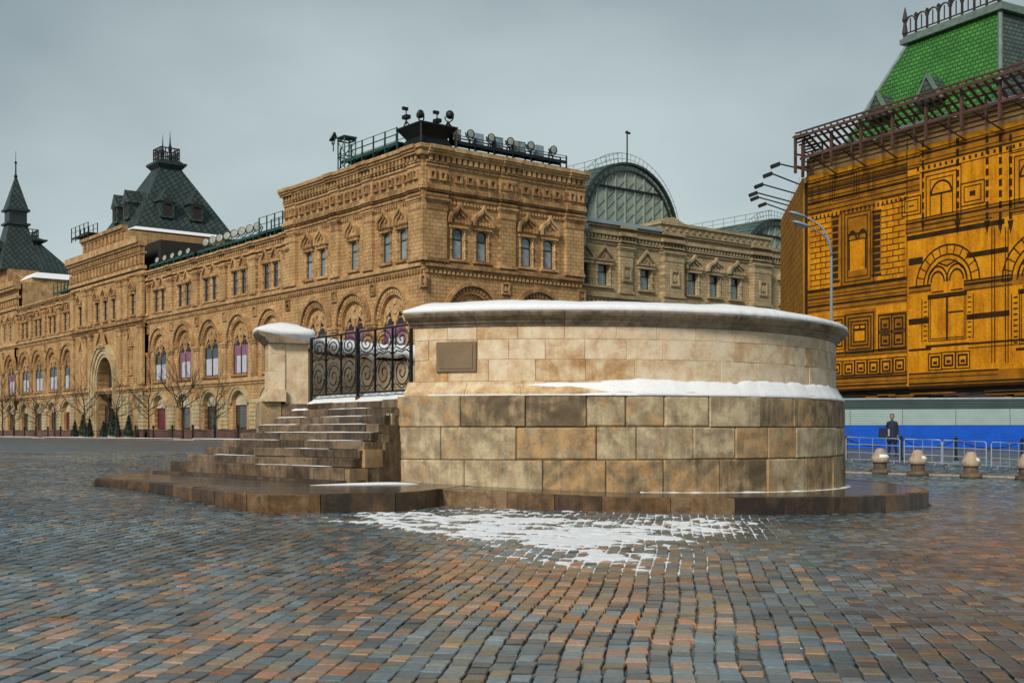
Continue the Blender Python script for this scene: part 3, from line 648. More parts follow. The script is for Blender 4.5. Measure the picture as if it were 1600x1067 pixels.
# snow on the landing behind the gate and over the floor
vs = []; K = 40; NJ = 8
for q in range(K+1):
    p = G0.lerp(G1, q/K)-NRM*.12
    for j in range(NJ+1):
        d = j/NJ*2.6; x, y = p.x+NRM.x*d, p.y+NRM.y*d
        h = (.16+.05*n1(q*.4, 1.2, 81))*math.exp(-(d/1.6)**2)*(1 if j else .0)+.05+.03*float(vnoise(x, y, 82, .5))
        vs.append((x, y, 2.29+(h if j else 0.0)))
fs = [(q*(NJ+1)+j, (q+1)*(NJ+1)+j, (q+1)*(NJ+1)+j+1, q*(NJ+1)+j+1) for q in range(K) for j in range(NJ)]
mb = MB(); mb.add(vs, fs); tag(mb.build('landing_snow', M['snow'], smooth=True), 'bank of snow on the landing behind the iron gate', 'snow', kind='stuff')

# ------------------------------------------------------------------ wrought iron gate
gd = (G1-G0); GW = gd.length; gz = math.atan2(gd.y, gd.x)
gate = empty('iron_gate', (G0.x, G0.y, 2.3), gz); tag(gate, 'black wrought iron gate of two scrolled leaves above the steps', 'gate')
zb, ztp = .20, 1.60
def scroll(mb, x0, x1, z0, z1, flip):
    cx, cz, a, b = (x0+x1)/2, (z0+z1)/2, (x1-x0)/2-.03, (z1-z0)/2-.03
    pts = []
    for k in range(30):
        t = k/29; an = (-PI/2+t*2*PI*1.9)*(1 if flip else -1); q = 1-.86*t
        pts.append((cx+a*q*math.cos(an), 0, cz+b*q*math.sin(an)))
    mb.tube(pts, .017, 4)
    mb.tube([(cx+a*.98*math.cos(t*PI/8), .004, cz+b*.98*math.sin(t*PI/8)) for t in range(17)], .010, 4)
    for s in (-1, 1):
        c = []
        for k in range(9):
            t = k/8*PI; c.append((cx+s*(a*.55-a*.42*math.cos(t*1.4)), .006, z0+.02+b*.34*math.sin(t)))
        mb.tube(c, .009, 4)
half = GW/2
for leaf, x0, x1 in ((0, .05, half-.04), (1, half+.04, GW-.05)):
    mb = MB(); o_ = [(x0,zb-.02),(x1,zb-.02),(x1,ztp+.02),(x0,ztp+.02),(x0,zb-.02)]; i_ = [(x0+.04,zb+.02),(x1-.04,zb+.02),(x1-.04,ztp-.02),(x0+.04,ztp-.02),(x0+.04,zb+.02)]; mb.band(o_, i_, -.018, .018)
    lf = mb.build('leaf', M['iron'], gate)
    cols = [x0+(x1-x0)*k/3 for k in range(4)]
    for k, x in enumerate(cols):
        if k in (0, 3): continue
        w2 = .018
        mb = MB(); mb.box(x-w2, x+w2, -.02, .02, zb, ztp); mb.build('upright', M['iron'], lf)
    for k in range(3):
        mb = MB(); scroll(mb, cols[k]+.01, cols[k+1]-.01, zb+.02, zb+.80, k % 2); mb.build('scroll', M['iron'], lf)
        mb = MB(); scroll(mb, cols[k]+.01, cols[k+1]-.01, zb+.86, ztp-.02, (k+1) % 2); mb.build('scroll', M['iron'], lf)
        mb = MB(); c = (cols[k]+cols[k+1])/2; hw_ = (cols[k+1]-cols[k])/2
        mb.tube([(c-hw_, 0, zb+.80), (c-hw_*.5, 0, zb+.88), (c, 0, zb+.84), (c+hw_*.5, 0, zb+.88), (c+hw_, 0, zb+.80)], .016, 5)
        for s in (-1, 1): mb.lathe([(.001,zb+.79),(.03,zb+.81),(.04,zb+.84),(.03,zb+.87),(.001,zb+.89)], 6, c+s*hw_, 0)
        mb.build('scroll_rail', M['iron'], lf)
mb = MB(); mb.box(half-.03, half+.03, -.03, .03, .0, ztp+.03); mb.lathe([(.03,ztp+.03),(.045,ztp+.06),(.001,ztp+.1)], 8, half, 0); gp = mb.build('gate_post', M['iron'], gate)
mb = MB(); mb.box(half-.04, half+.04, -.045, .035, -.12, .12); mb.build('post_shoe', M['rust'], gate)
for x in (.02, GW-.02):
    mb = MB(); mb.box(x-.025, x+.025, -.02, .02, .05, ztp+.02); mb.build('hanging_post', M['iron'], gate)
# ------------------------------------------------------------------ the long trading arcade behind
GA = R(38.3)
gum = empty('arcade_building', (-7.0, 94.0, 0.0), GA)
tag(gum, 'long ochre arcaded department store with dark tent roofs and glass vaults', 'building')
def put(face, me, name, X, Y, Z, parent=gum):
    o = bpy.data.objects.new(name, me); COL.objects.link(o); o.parent = parent
    if face == 'L': o.location = (Y, -X, Z); o.rotation_euler = (0, 0, -PI/2)
    else: o.location = (X, Y, Z)
    return o
def sub(name, me, parent, x=0, y=0, z=0):
    o = bpy.data.objects.new(name, me); COL.objects.link(o); o.parent = parent; o.location = (x, y, z); return o
def pan(mb, x0, x1, z0, z1, holes, y0=0.0, dep=.5, seg=12):
    """wall panel with openings (hx0,hx1,hz0,spring,rise); reveals run back by dep"""
    x = x0; q = lambda a, b, c, d: mb.add([(a,y0,c),(b,y0,c),(b,y0,d),(a,y0,d)], [(0,1,2,3)])
    for hx0, hx1, hz0, hs, rise in sorted(holes):
        if hx0 > x: q(x, hx0, z0, z1)
        if hz0 > z0: q(hx0, hx1, z0, hz0)
        c = (hx0+hx1)/2; r = (hx1-hx0)/2; arc = []
        if rise <= 0: arc = [(hx0, hs), (hx1, hs)]
        else:
            for k in range(seg+1):
                a = PI-PI*k/seg; arc.append((c+r*math.cos(a), hs+rise*math.sin(a)))
        for k in range(len(arc)-1):
            a, b = arc[k], arc[k+1]
            mb.add([(a[0],y0,a[1]),(b[0],y0,b[1]),(b[0],y0,z1),(a[0],y0,z1)], [(0,1,2,3)])
        path = [(hx0,hz0)]+arc+[(hx1,hz0)]; path.append(path[0])
        for k in range(len(path)-1):
            a, b = path[k], path[k+1]
            mb.add([(a[0],y0,a[1]),(b[0],y0,b[1]),(b[0],y0+dep,b[1]),(a[0],y0+dep,a[1])], [(0,1,2,3)])
        x = hx1
    if x < x1: q(x, x1, z0, z1)
_mc = {}
def cached(key, fn):
    if key not in _mc: _mc[key] = fn()
    return _mc[key]
# --- window kinds (origin: bottom centre, front plane y=0)
def archpoly(w, h, rise, seg=8, ins=0):
    r = w/2-ins; pts = [(-r, ins)]
    if rise <= 0: pts += [(-r, h-ins), (r, h-ins)]
    else:
        for k in range(seg+1):
            a = PI-PI*k/seg; pts.append((r*math.cos(a), h-rise+max(.01, rise-ins)*math.sin(a)))
    pts.append((r, ins)); return pts
def win_frame(w, h, rise, bar=.09):
    def f():
        mb = MB(); o = archpoly(w, h, rise); i = archpoly(w, h, rise, ins=bar)
        mb.band(o+[o[0]], i+[i[0]], 0, .10)
        mb.box(-w/2+bar, w/2-bar, .01, .09, h*.62, h*.62+bar*1.1)
        return mb.mesh('window', M['frame'])
    return cached(('wf', w, h, rise, bar), f)
def win_pane(w, h, rise, z0, z1, mat):
    def f():
        mb = MB(); p = archpoly(w, h, rise, ins=.05); p = [(x, min(max(z, z0), z1)) for x, z in p]
        mb.prism(p, .045, .06); return mb.mesh('pane', M[mat])
    return cached(('wp', w, h, rise, z0, z1, mat), f)
def window(face, X, Y, Z, w, h, rise, lo='glass', hi='glass', bar=.09):
    o = put(face, win_frame(w, h, rise, bar), 'window', X, Y, Z)
    sub('pane', win_pane(w, h, rise, .02, h*.62, lo), o); sub('pane', win_pane(w, h, rise, h*.62+bar, h, hi), o)
    return o
def twin(face, X, Y, Z, w=3.3, h=3.3, kind=0):
    def f():
        mb = MB(); b = .13
        for x in (-w/2, -.10, w/2-b): mb.box(x, x+b if x != -.10 else .10, 0, .14, 0, h)
        for z in (0, h-b): mb.box(-w/2+b, w/2-b, .01, .13, z, z+b)
        for s in (-1, 1): mb.archband(s*w*.22, h, .0, .42, .0, .12, 0, 180, 8); mb.lathe([(.001,h+.55),(.2,h+.6),(.26,h+.75),(.2,h+.92),(.001,h+.97)], 8, s*w*.22, .1)
        return mb.mesh('twin_window', M['frame'])
    o = put(face, cached(('tw', w, h), f), 'twin_window', X, Y, Z)
    for s in (-1, 1):
        def g(s=s):
            mb = MB(); x0, x1 = (-w/2+.12, -.09) if s < 0 else (.09, w/2-.12); mb.box(x0, x1, .06, .07, .1, h-.1); return mb.mesh('pane', M['curtain'])
        p = sub('pane', cached(('twp', w, h, s), g), o)
        def d(s=s):
            mb = MB(); x0, x1 = (-w/2+.12, -w/2+.62) if s < 0 else (w/2-.62, w/2-.12)
            if kind == 1: mb.box(x0, x1, .045, .058, .1, h-.1)
            mb.box((-w/2+.12) if s < 0 else .1, -.1 if s < 0 else w/2-.12, .03, .05, h*.62, h-.1); return mb.mesh('drape', M['curtainpink' if kind == 1 else 'glass'])
        sub('drape', cached(('twd', w, h, s, kind), d), o)
    return o
def tympanum(face, X, Y, Z, r, mat):
    def f():
        mb = MB(); p = [(-r, -.7)]+[(r*math.cos(PI-PI*k/12), r*math.sin(PI-PI*k/12)) for k in range(13)]+[(r, -.7)]
        mb.prism(p, .0, .12)
        for s in (-1, 1):
            mb.archband(s*r*.47, -.15, r*.26, r*.42, -.12, .0, -10, 190, 10)
        mb.archband(0, r*.48, r*.14, r*.30, -.12, 0, 0, 360, 12)
        for a in (40, 140): mb.archband(r*.55*math.cos(R(a)), r*.62*math.sin(R(a))+.1, r*.06, r*.15, -.10, 0, 0, 360, 8)
        mb.box(-.10, .10, -.14, 0, -.7, r*.12)
        return mb.mesh('tympanum', M[mat])
    return put(face, cached(('ty', r, mat), f), 'tympanum', X, Y, Z)
def archivolt(face, X, Y, Z, r, mat):
    def f():
        mb = MB(); mb.archband(0, 0, r+.02, r+.18, -.10, .05, 0, 180, 16); mb.archband(0, 0, r+.62, r+.82, -.34, .05, 0, 180, 18); mb.archband(0, 0, r+.82, r+.96, -.22, .05, 0, 180, 18)
        return mb.mesh('archivolt', M[mat])
    o = put(face, cached(('av', r, mat), f), 'archivolt', X, Y, Z)
    def g():
        mb = MB(); n = 20
        for k in range(n):
            a = 180*(k+.5)/n; mb.archband(0, 0, r+.20, r+.52, -.16, .03, a-3.0, a+3.0, 1)
        return mb.mesh('voussoir_ring', M[mat])
    v = sub('voussoir_ring', cached(('vr', r, mat), g), o); v['kind'] = 'stuff'
    return o
def gable_hood(face, X, Y, Z, w, h, mat):
    def f():
        mb = MB(); o = [(-w/2,0),(-w/2,.12*h),(0,h),(w/2,.12*h),(w/2,0)]; i = [(-w/2+.17,0),(-w/2+.17,.08*h),(0,h-.30),(w/2-.17,.08*h),(w/2-.17,0)]
        mb.band(o, i, -.32, .02); mb.prism([(-w/2+.16,0),(0,h-.30),(w/2-.16,0)], -.10, .02)
        o2 = [(-w*.22,.1),(0,h*.55),(w*.22,.1)]; i2 = [(-w*.12,.1),(0,h*.36),(w*.12,.1)]; mb.band(o2, i2, -.18, -.08)
        mb.box(-w/2-.06, w/2+.06, -.26, .02, -.14, 0)
        return mb.mesh('gable_hood', M[mat])
    return put(face, cached(('gh', w, h, mat), f), 'gable_hood', X, Y, Z)
def ogee_pts(w, h, k=1.0, dz=0):
    half = [(-1,0),(-1.0,.18),(-.95,.36),(-.80,.50),(-.55,.60),(-.32,.68),(-.14,.80),(0,1)]
    pts = half+[(-x, z) for x, z in half[-2::-1]]
    return [(x*w/2*k, z*h*k+dz) for x, z in pts]
def ogee_hood(face, X, Y, Z, w, h, mat):
    def f():
        mb = MB(); mb.band(ogee_pts(w, h), ogee_pts(w, h, .80), -.42, .02); mb.band(ogee_pts(w, h, .78), ogee_pts(w, h, .62), -.26, .02)
        p = ogee_pts(w, h, .62); mb.prism(p, -.08, .02)
        for s in (-.26, 0, .26): mb.archband(s*w*.62, h*.12, .02, w*.075, -.20, -.06, 0, 360, 8)
        mb.archband(0, h*.33, .02, w*.07, -.20, -.06, 0, 360, 8)
        return mb.mesh('ogee_hood', M[mat])
    return put(face, cached(('oh', w, h, mat), f), 'ogee_hood', X, Y, Z)
def surround(face, X, Y, Z, w, h, mat):
    """little columns and sill round one window"""
    def f():
        mb = MB()
        for s in (-1, 1):
            x = s*(w/2+.17)
            prof = [(.10,0),(.17,.02),(.17,.16),(.11,.2),(.11,h*.28),(.19,h*.31),(.19,h*.37),(.11,h*.40),(.11,h*.64),(.19,h*.67),(.19,h*.73),(.11,h*.76),(.11,h*.94),(.18,h*.96),(.18,h+.08)]
            mb.lathe([(r*.8, z) for r, z in prof], 8, x, -.02)
        mb.box(-w/2-.45, w/2+.45, -.30, 0, -.22, -.02); mb.box(-w/2-.40, w/2+.40, -.26, 0, h+.1, h+.28)
        return mb.mesh('window_surround', M[mat])
    return put(face, cached(('su', w, h, mat), f), 'window_surround', X, Y, Z)
def bands(face, x0, x1, spec, mat, name, base=0.0, breaks=(), brk=.16, ends=(0, 0)):
    mb = MB(); e = .003
    for z0, z1, o in spec:
        mb.box(x0-(o if ends[0] else 0), x1+(o if ends[1] else 0), base-o, base+.3, z0, z1)
    r = put(face, mb.mesh(name, M[mat]), name, 0, 0, 0)
    for a, b in breaks:
        mb = MB()
        for z0, z1, o in spec: mb.box(a, b, base-o-brk, base-o+.02, z0+e, z1-e)
        put(face, mb.mesh(name+'_break', M[mat]), name+'_break', 0, 0, 0)
    return r
def dentils(face, x0, x1, z0, z1, o, pitch, wd, mat, base=0.0, ring=False):
    mb = MB(); n = max(1, int((x1-x0)/pitch)); p = (x1-x0)/n
    for k in range(n):
        c = x0+p*(k+.5)
        if ring:
            t = wd*.24
            for a, b, c0, d in ((c-wd/2, c+wd/2, z0, z0+t), (c-wd/2, c+wd/2, z1-t, z1), (c-wd/2, c-wd/2+t, z0+t, z1-t), (c+wd/2-t, c+wd/2, z0+t, z1-t)): mb.box(a, b, base-o, base, c0, d)
        else: mb.box(c-wd/2, c+wd/2, base-o, base, z0, z1)
    q = put(face, mb.mesh('dentil_course', M[mat]), 'dentil_course', 0, 0, 0); q['kind'] = 'stuff'
def pilaster(face, x0, x1, z0, z1, mat, trim, base=0.0, o=.28, cap=True):
    mb = MB(); mb.box(x0, x1, base-o, base+.05, z0, z1); me = mb.mesh('pilaster', M[mat]); p = put(face, me, 'pilaster', 0, 0, 0)
    mb = MB()
    for k, (a, b, e) in enumerate(((z0, z0+.18, .12), (z0+.18, z0+.30, .06))): mb.box(x0-e, x1+e, base-o-e, base+.02, a, b)
    sub('pilaster_base', mb.mesh('pilaster_base', M[trim]), p)
    if cap:
        h = z1; mb = MB(); mb.box(x0-.03, x1+.03, base-o-.03, base+.02, h-.95, h-.04)
        for a, b, e in ((h-.9, h-.78, .05), (h-.42, h-.30, .06), (h-.30, h-.16, .12), (h-.16, h, .20)): mb.box(x0-e, x1+e, base-o-e, base+.02, a, b)
        sub('capital', mb.mesh('capital', M[trim]), p)
def square_panel(face, X, Y, Z, w, h, mat):
    def f():
        mb = MB(); t = w*.16
        for a, b, c, d in ((-w/2,w/2,0,t),(-w/2,w/2,h-t,h),(-w/2,-w/2+t,t,h-t),(w/2-t,w/2,t,h-t)): mb.box(a, b, -.16, .02, c, d)
        mb.prism([(-w*.2,h*.28),(w*.2,h*.28),(w*.2,h*.5),(0,h*.7),(-w*.2,h*.5)], -.12, .02)
        return mb.mesh('square_panel', M[mat])
    return put(face, cached(('sp', w, h, mat), f), 'square_panel', X, Y, Z)

# --- ground and arch storeys shared by wings and pavilion
def shop(face, X, z0, w, kind, mat='rustic'):
    def f():
        mb = MB(); h = 2.4; b = .12
        for x in (-w/2, w/2-b): mb.box(x, x+b, 0, .12, 0, h)
        for z in (0, h-b): mb.box(-w/2+b, w/2-b, 0, .12, z, z+b)
        return mb.mesh('shop_window', M['frame'])
    o = put(face, cached(('sh', w), f), 'shop_window', X, .35, z0)
    def g():
        mb = MB(); mb.box(-w/2+.1, w/2-.1, .05, .06, .1, 2.3); return mb.mesh('pane', M[kind])
    sub('pane', cached(('shp', w, kind), g), o)
    def l():
        mb = MB(); p = [(-w/2, 0)]+[(w/2*math.cos(PI-PI*k/10), .25+1.25*math.sin(PI-PI*k/10)) for k in range(11)]+[(w/2, 0)]
        mb.prism(p, -.02, .10); return mb.mesh('lunette', M['awning'])
    sub('lunette', cached(('lu', w), l), o, 0, 0, 2.42)
def rustic_pier(face, X, w, z0, z1, o=.22):
    def f():
        mb = MB(); n = int((z1-z0)/.42); p = (z1-z0)/n
        for k in range(n): mb.box(-w/2, w/2, -o, .05, z0+p*k+.035, z0+p*(k+1)-.035)
        mb.box(-w/2+.06, w/2-.06, -o+.07, .05, z0, z1)
        return mb.mesh('banded_pier', M['rustic'])
    put(face, cached(('rp', w, z0, z1), f), 'banded_pier', X, 0, 0)
def lower(face, cs, bounds, wallmb, mat, trim, shops=True, hw=1.9, seed=0, kinds=None):
    """arch storey and shop storey at bay centres cs (canonical X); bounds: pier centre lines"""
    x0, x1 = bounds[0], bounds[-1]
    sw = 3.2
    pan(wallmb, x0, x1, 0.3, 6.9, [(c-sw/2, c+sw/2, 1.9, 4.55, 1.25) for c in cs] if shops else [], 0, .5)
    pan(wallmb, x0, x1, 6.9, 15.0, [(c-hw, c+hw, 7.5, 11.0, hw) for c in cs], 0, .55, 16)
    bands(face, x0, x1, [(6.45,6.7,.14),(6.7,6.95,.30),(6.95,7.1,.18)], trim, 'string_course')
    bands(face, x0, x1, [(14.55,14.8,.16),(14.8,15.05,.36),(15.05,15.2,.22)], trim, 'string_course')
    dentils(face, x0, x1, 14.30, 14.55, .20, .42, .2, trim)
    put_pl = MB(); put_pl.box(x0, x1, -.16, .02, 0.3, 1.85); put(face, put_pl.mesh('plinth', M['granite']), 'plinth', 0, 0, 0)
    for k, c in enumerate(cs):
        kd = (kinds or [0, 1])[k % len(kinds or [0, 1])]
        twin(face, c, .16, 7.5, 2*hw-.36, 3.1, kd); tympanum(face, c, .22, 11.0, hw, trim); archivolt(face, c, 0, 11.0, hw, trim)
        mbx = MB()
        for s in (-1, 1): mbx.box(s*(hw-.10)-.10, s*(hw-.10)+.10, .05, .55, 7.5, 10.4)
        mbx.box(-hw, hw, -.22, .3, 7.28, 7.5); put(face, cached(('jamb', hw, trim), lambda: mbx.mesh('window_jamb', M[trim])), 'window_jamb', c, 0, 0)
        if shops:
            shop(face, c, 1.95, sw, ['shop','shopred','shop','shop'][(k+seed) % 4])
            def sa():
                mb = MB(); mb.archband(0, 4.55, sw/2+.02, sw/2+.42, -.22, .05, 0, 180, 14, sz=.80); mb.archband(0, 4.55, sw/2+.42, sw/2+.55, -.32, .05, 0, 180, 14, sz=.80); return mb.mesh('shop_arch', M['rustic'])
            put(face, cached(('sa', sw), sa), 'shop_arch', c, 0, 0)
    for b in bounds:
        if shops: rustic_pier(face, b, 2.0 if b not in (x0, x1) else 1.6, 1.9, 4.9)
        mb = MB(); mb.box(-.62, .62, -.2, .02, 7.1, 10.4); mb.box(-.72, .72, -.3, .02, 10.4, 10.62); mb.box(-.80, .80, -.38, .02, 10.62, 10.9)
        put(face, cached(('pier', trim), lambda: mb.mesh('arch_pier', M[trim])), 'arch_pier', b, 0, 0)
        square_panel(face, b, 0, 8.4, .8, 1.3, trim); square_panel(face, b, 0, 13.1, .85, 1.0, trim)
def wing(face, x0, x1, nb, mat, trim, top=20.4, seed=0, shops=True, kinds=None):
    wmb = MB(); bw = (x1-x0)/nb; cs = [x0+bw*(k+.5) for k in range(nb)]; bd = [x0+bw*k for k in range(nb+1)]
    lower(face, cs, bd, wmb, mat, trim, shops, seed=seed, kinds=kinds)
    ww = 1.05; off = 1.0
    pan(wmb, x0, x1, 15.0, top-.1, [(c+s*off-ww/2, c+s*off+ww/2, 15.5, 17.9, 0) for c in cs for s in (-1, 1)], 0, .35)
    put(face, wmb.mesh('wall', M[mat]), 'wall', 0, 0, 0)
    for c in cs:
        for s in (-1, 1):
            window(face, c+s*off, .06, 15.5, ww, 2.4, 0); surround(face, c+s*off, 0, 15.5, ww, 2.4, trim); gable_hood(face, c+s*off, 0, 18.3, 1.55, 1.25, trim)
    for b in bd: pilaster(face, b-.62, b+.62, 15.2, 18.9, mat, trim)
    bands(face, x0, x1, [(18.95,19.12,.12),(19.3,19.5,.28),(19.5,19.62,.20),(20.0,20.2,.42),(20.2,top,.58)], trim, 'cornice', breaks=[(b-.7, b+.7) for b in bd])
    dentils(face, x0, x1, 19.64, 19.98, .30, .5, .26, trim)
# --- corner pavilion
PT, PS = 22.8, 16.7
def pavilion(face, X0, X1, pils, wins, arches, mat, trim, z24, kinds):
    wmb = MB()
    lower(face, arches, [X0]+[(a+b)/2 for a, b in zip(arches, arches[1:])]+[X1], wmb, mat, trim, kinds=kinds)
    pan(wmb, X0, X1, 15.0, 24.2, [(x-.5, x+.5, 15.6, 17.7, .38) for x in wins], 0, .4)
    put(face, wmb.mesh('wall', M[mat]), 'wall', 0, 0, 0)
    for x in wins:
        window(face, x, .10, 15.6, 1.0, 2.48, .38, random.choice(['glassblue','curtaindim','curtaindim']), random.choice(['glassblue','glassblue','glass']), .10); surround(face, x, 0, 15.6, 1.05, 2.4, trim); ogee_hood(face, x, 0, 18.45, 2.15, 1.75, trim)
    for a, b in pils: pilaster(face, a, b, 15.2, 20.25, mat, trim, o=.34)
    pr = [(a-.1, b+.1) for a, b in pils]
    bands(face, X0, X1, [(20.25,20.42,.16),(20.42,20.62,.26),(20.75,20.9,.30),(20.9,21.2,.46),(21.2,21.35,.36)], trim, 'architrave', breaks=pr)
    dentils(face, X0, X1, 20.0, 20.22, .18, .34, .18, trim)
    bands(face, X0, X1, [(21.35,22.75,.22)], mat, 'frieze', breaks=pr)
    dentils(face, X0+.2, X1-.2, 21.65, 22.4, .30, 1.15, .72, trim, base=-.16, ring=True)
    for a, b in pr: dentils(face, a+.1, b-.1, 21.65, 22.4, .30, .85, .62, trim, base=-.32, ring=True)
    bands(face, X0, X1, [(22.75,22.95,.34),(23.0,23.15,.42),(23.6,23.8,.72),(23.8,24.0,.86),(24.0,z24,1.0)], trim, 'cornice', breaks=pr, brk=.14)
    dentils(face, X0, X1, 23.15, 23.6, .66, .55, .30, trim)
Lp = [(-1.7, 0), (-8.7, -7.3), (-14.3, -12.9), (-PT, -20.9)]
pavilion('L', -PT, 0.0, Lp, [-3.0, -5.5, -10.75, -16.2, -18.7], [-4.4, -10.8, -17.4], 'gum', 'gumtrim', 24.3, [1, 1, 0])
Rp = [(0, 2.0), (7.45, 9.05), (14.7, PS)]
pavilion('R', 0.0, PS, Rp, [3.3, 5.75, 10.45, 12.9], [4.7, 11.7], 'gum', 'gumtrim', 24.3, [0, 0])
mb = MB(); mb.box(-.9, .02, -.9, .02, 24.0, 24.297); mb.box(-.34, .02, -.34, .02, 15.2, 23.5); mb.box(-.74, .0, -.74, .0, 23.5, 24.0); mb.box(-.5,.02,-.5,.02,20.9,21.35); mb.box(-.52,.02,-.52,.02,15.2,15.5); mb.build('corner_pier', M['gum'], gum)
mb = MB(); mb.box(.6, PS-.1, .6, PT-.1, 0.2, 24.2); mb.build('pavilion_core', M['core'], gum)
mb = MB(); mb.box(-.7, PS+.5, -.7, PT+.5, 24.302, 24.42); mb.build('pavilion_roof', M['roofplain'], gum)
mb = MB(); mb.box(.6, PS, PT-.1, PT, .2, 24.2); mb.build('pavilion_end_wall', M['gumtrim'], gum)
mb = MB(); mb.box(PS-.1, PS, .6, 14, .2, 24.2); mb.build('pavilion_end_wall', M['gumtrim'], gum)
# --- long wing towards the entrance
wing('L', -57.7, -PT, 5, 'gum', 'gumtrim', kinds=[0, 1, 0, 1], seed=1)
mb = MB(); mb.box(.62, 14, PT+.02, 57.6, .2, 20.2); mb.build('wing_core', M['core'], gum)
mb = MB(); mb.box(-.3, 14, PT+.02, 57.6, 20.41, 20.5); mb.build('wing_roof', M['roofplain'], gum)
# --- entrance block
def entrance(X0, X1, c, mat, trim):
    face = 'L'; wmb = MB(); hw = 2.9
    pan(wmb, X0, X1, .3, 15.0, [(c-hw, c+hw, .3, 7.6, 3.4), (c-9.2, c-7.6, 1.9, 4.6, .6), (c+7.6, c+9.2, 1.9, 4.6, .6), (c-8.6, c-7.9, 7.6, 10.2, 0), (c+7.9, c+8.6, 7.6, 10.2, 0)][:3], -.5, 1.4, 16)
    pan(wmb, X0, X1, 15.0, 24.5, [(c+d-.5, c+d+.5, 15.6, 18.0, .3) for d in (-9.4, -3.0, 0, 3.0, 9.4)], -.5, .5)
    put(face, wmb.mesh('wall', M[mat]), 'wall', 0, 0, 0)
    for d in (-9.4, -3.0, 0, 3.0, 9.4): window(face, c+d, -.45, 15.6, 1.0, 2.6, .3); ogee_hood(face, c+d, -.5, 18.4, 2.0, 1.6, trim); surround(face, c+d, -.5, 15.6, 1.0, 2.4, trim)
    for a in (X0, c-7.4, c-5.2, c+5.2, c+7.4, X1):
        a0 = a if a == X0 else a-.7 if a != X1 else a-1.4
        pilaster(face, a0, a0+1.4, 15.2, 20.2, mat, trim, base=-.5); pilaster(face, a0, a0+1.4, 7.2, 14.2, mat, trim, base=-.5)
        rustic_pier(face, a0+.7, 1.9, 1.9, 6.3, .75)
    bands(face, X0, X1, [(6.45,6.7,.14),(6.7,7.1,.32)], trim, 'string_course', base=-.5)
    bands(face, X0, X1, [(14.4,14.7,.16),(14.7,15.05,.40),(15.05,15.2,.22)], trim, 'string_course', base=-.5)
    bands(face, X0, X1, [(20.3,20.6,.2),(20.8,21.2,.45),(22.6,22.8,.3),(23.5,23.8,.7),(23.8,24.6,.95)], trim, 'cornice', base=-.5)
    dentils(face, X0, X1, 21.4, 22.4, .45, 1.2, .6, trim, base=-.5); dentils(face, X0, X1, 22.85, 23.45, .55, .6, .3, trim, base=-.5)
    mb = MB(); mb.box(X0, X1, -.66, -.48, .3, 1.85); put(face, mb.mesh('plinth', M['granite']), 'plinth', 0, 0, 0)
    mb = MB()
    for k, (r0, r1, o) in enumerate(((hw+.02, hw+.35, .2), (hw+.35, hw+.8, .35), (hw+.8, hw+1.25, .55), (hw+1.25, hw+1.5, .7))):
        mb.archband(c, 7.6, r0, r1, -.5-o, -.4, 0, 180, 20, sz=3.4/2.9)
        for s in (-1, 1): mb.box(min(c+s*r0, c+s*r1), max(c+s*r0, c+s*r1), -.5-o, -.4, .3, 7.6)
    put(face, mb.mesh('portal', M['rustic']), 'portal', 0, 0, 0)
    mb = MB(); mb.box(c-hw, c+hw, .9, 1.0, .3, 11.2); put(face, mb.mesh('portal_recess', M['core']), 'portal_recess', 0, 0, 0)
    mb = MB(); mb.box(c-hw, c+hw, .5, .6, .9, 4.6); put(face, mb.mesh('portal_doors', M['shop']), 'portal_doors', 0, 0, 0)
    mb = MB()
    for x in (-2.9, -1.45, 0, 1.45, 2.8): mb.box(c+x, c+x+.12, .4, .5, .9, 4.6)
    mb.box(c-hw, c+hw, .38, .52, 4.6, 5.0); put(face, mb.mesh('door_frame', M['frame']), 'door_frame', 0, 0, 0)
    gable_hood(face, c, -1.0, 12.3, 3.0, 2.2, trim); square_panel(face, c-8.6, -.5, 8.4, 1.4, 3.4, trim); square_panel(face, c+8.6, -.5, 8.4, 1.4, 3.4, trim)
    gable_hood(face, c-8.6, -.5, 12.0, 1.9, 1.9, trim); gable_hood(face, c+8.6, -.5, 12.0, 1.9, 1.9, trim)
    # raised attic over the middle
    mb = MB(); mb.box(c-7.6, c+7.6, -.8, 12, 24.6, 26.0); put(face, mb.mesh('attic', M[mat]), 'attic', 0, 0, 0)
    bands(face, c-7.6, c+7.6, [(25.9,26.2,.25),(26.2,26.6,.5)], trim, 'attic_cornice', base=-.8); dentils(face, c-7.4, c+7.4, 24.9, 25.8, .25, 1.3, .7, trim, base=-.8)
    mb = MB(); mb.box(X0+.1, X1-.1, 1.5, 16, .2, 24.4); put(face, mb.mesh('entrance_core', M['core']), 'entrance_core', 0, 0, 0)
EC = -70.6
entrance(-83.6, -57.7, EC, 'gum', 'gumtrim')
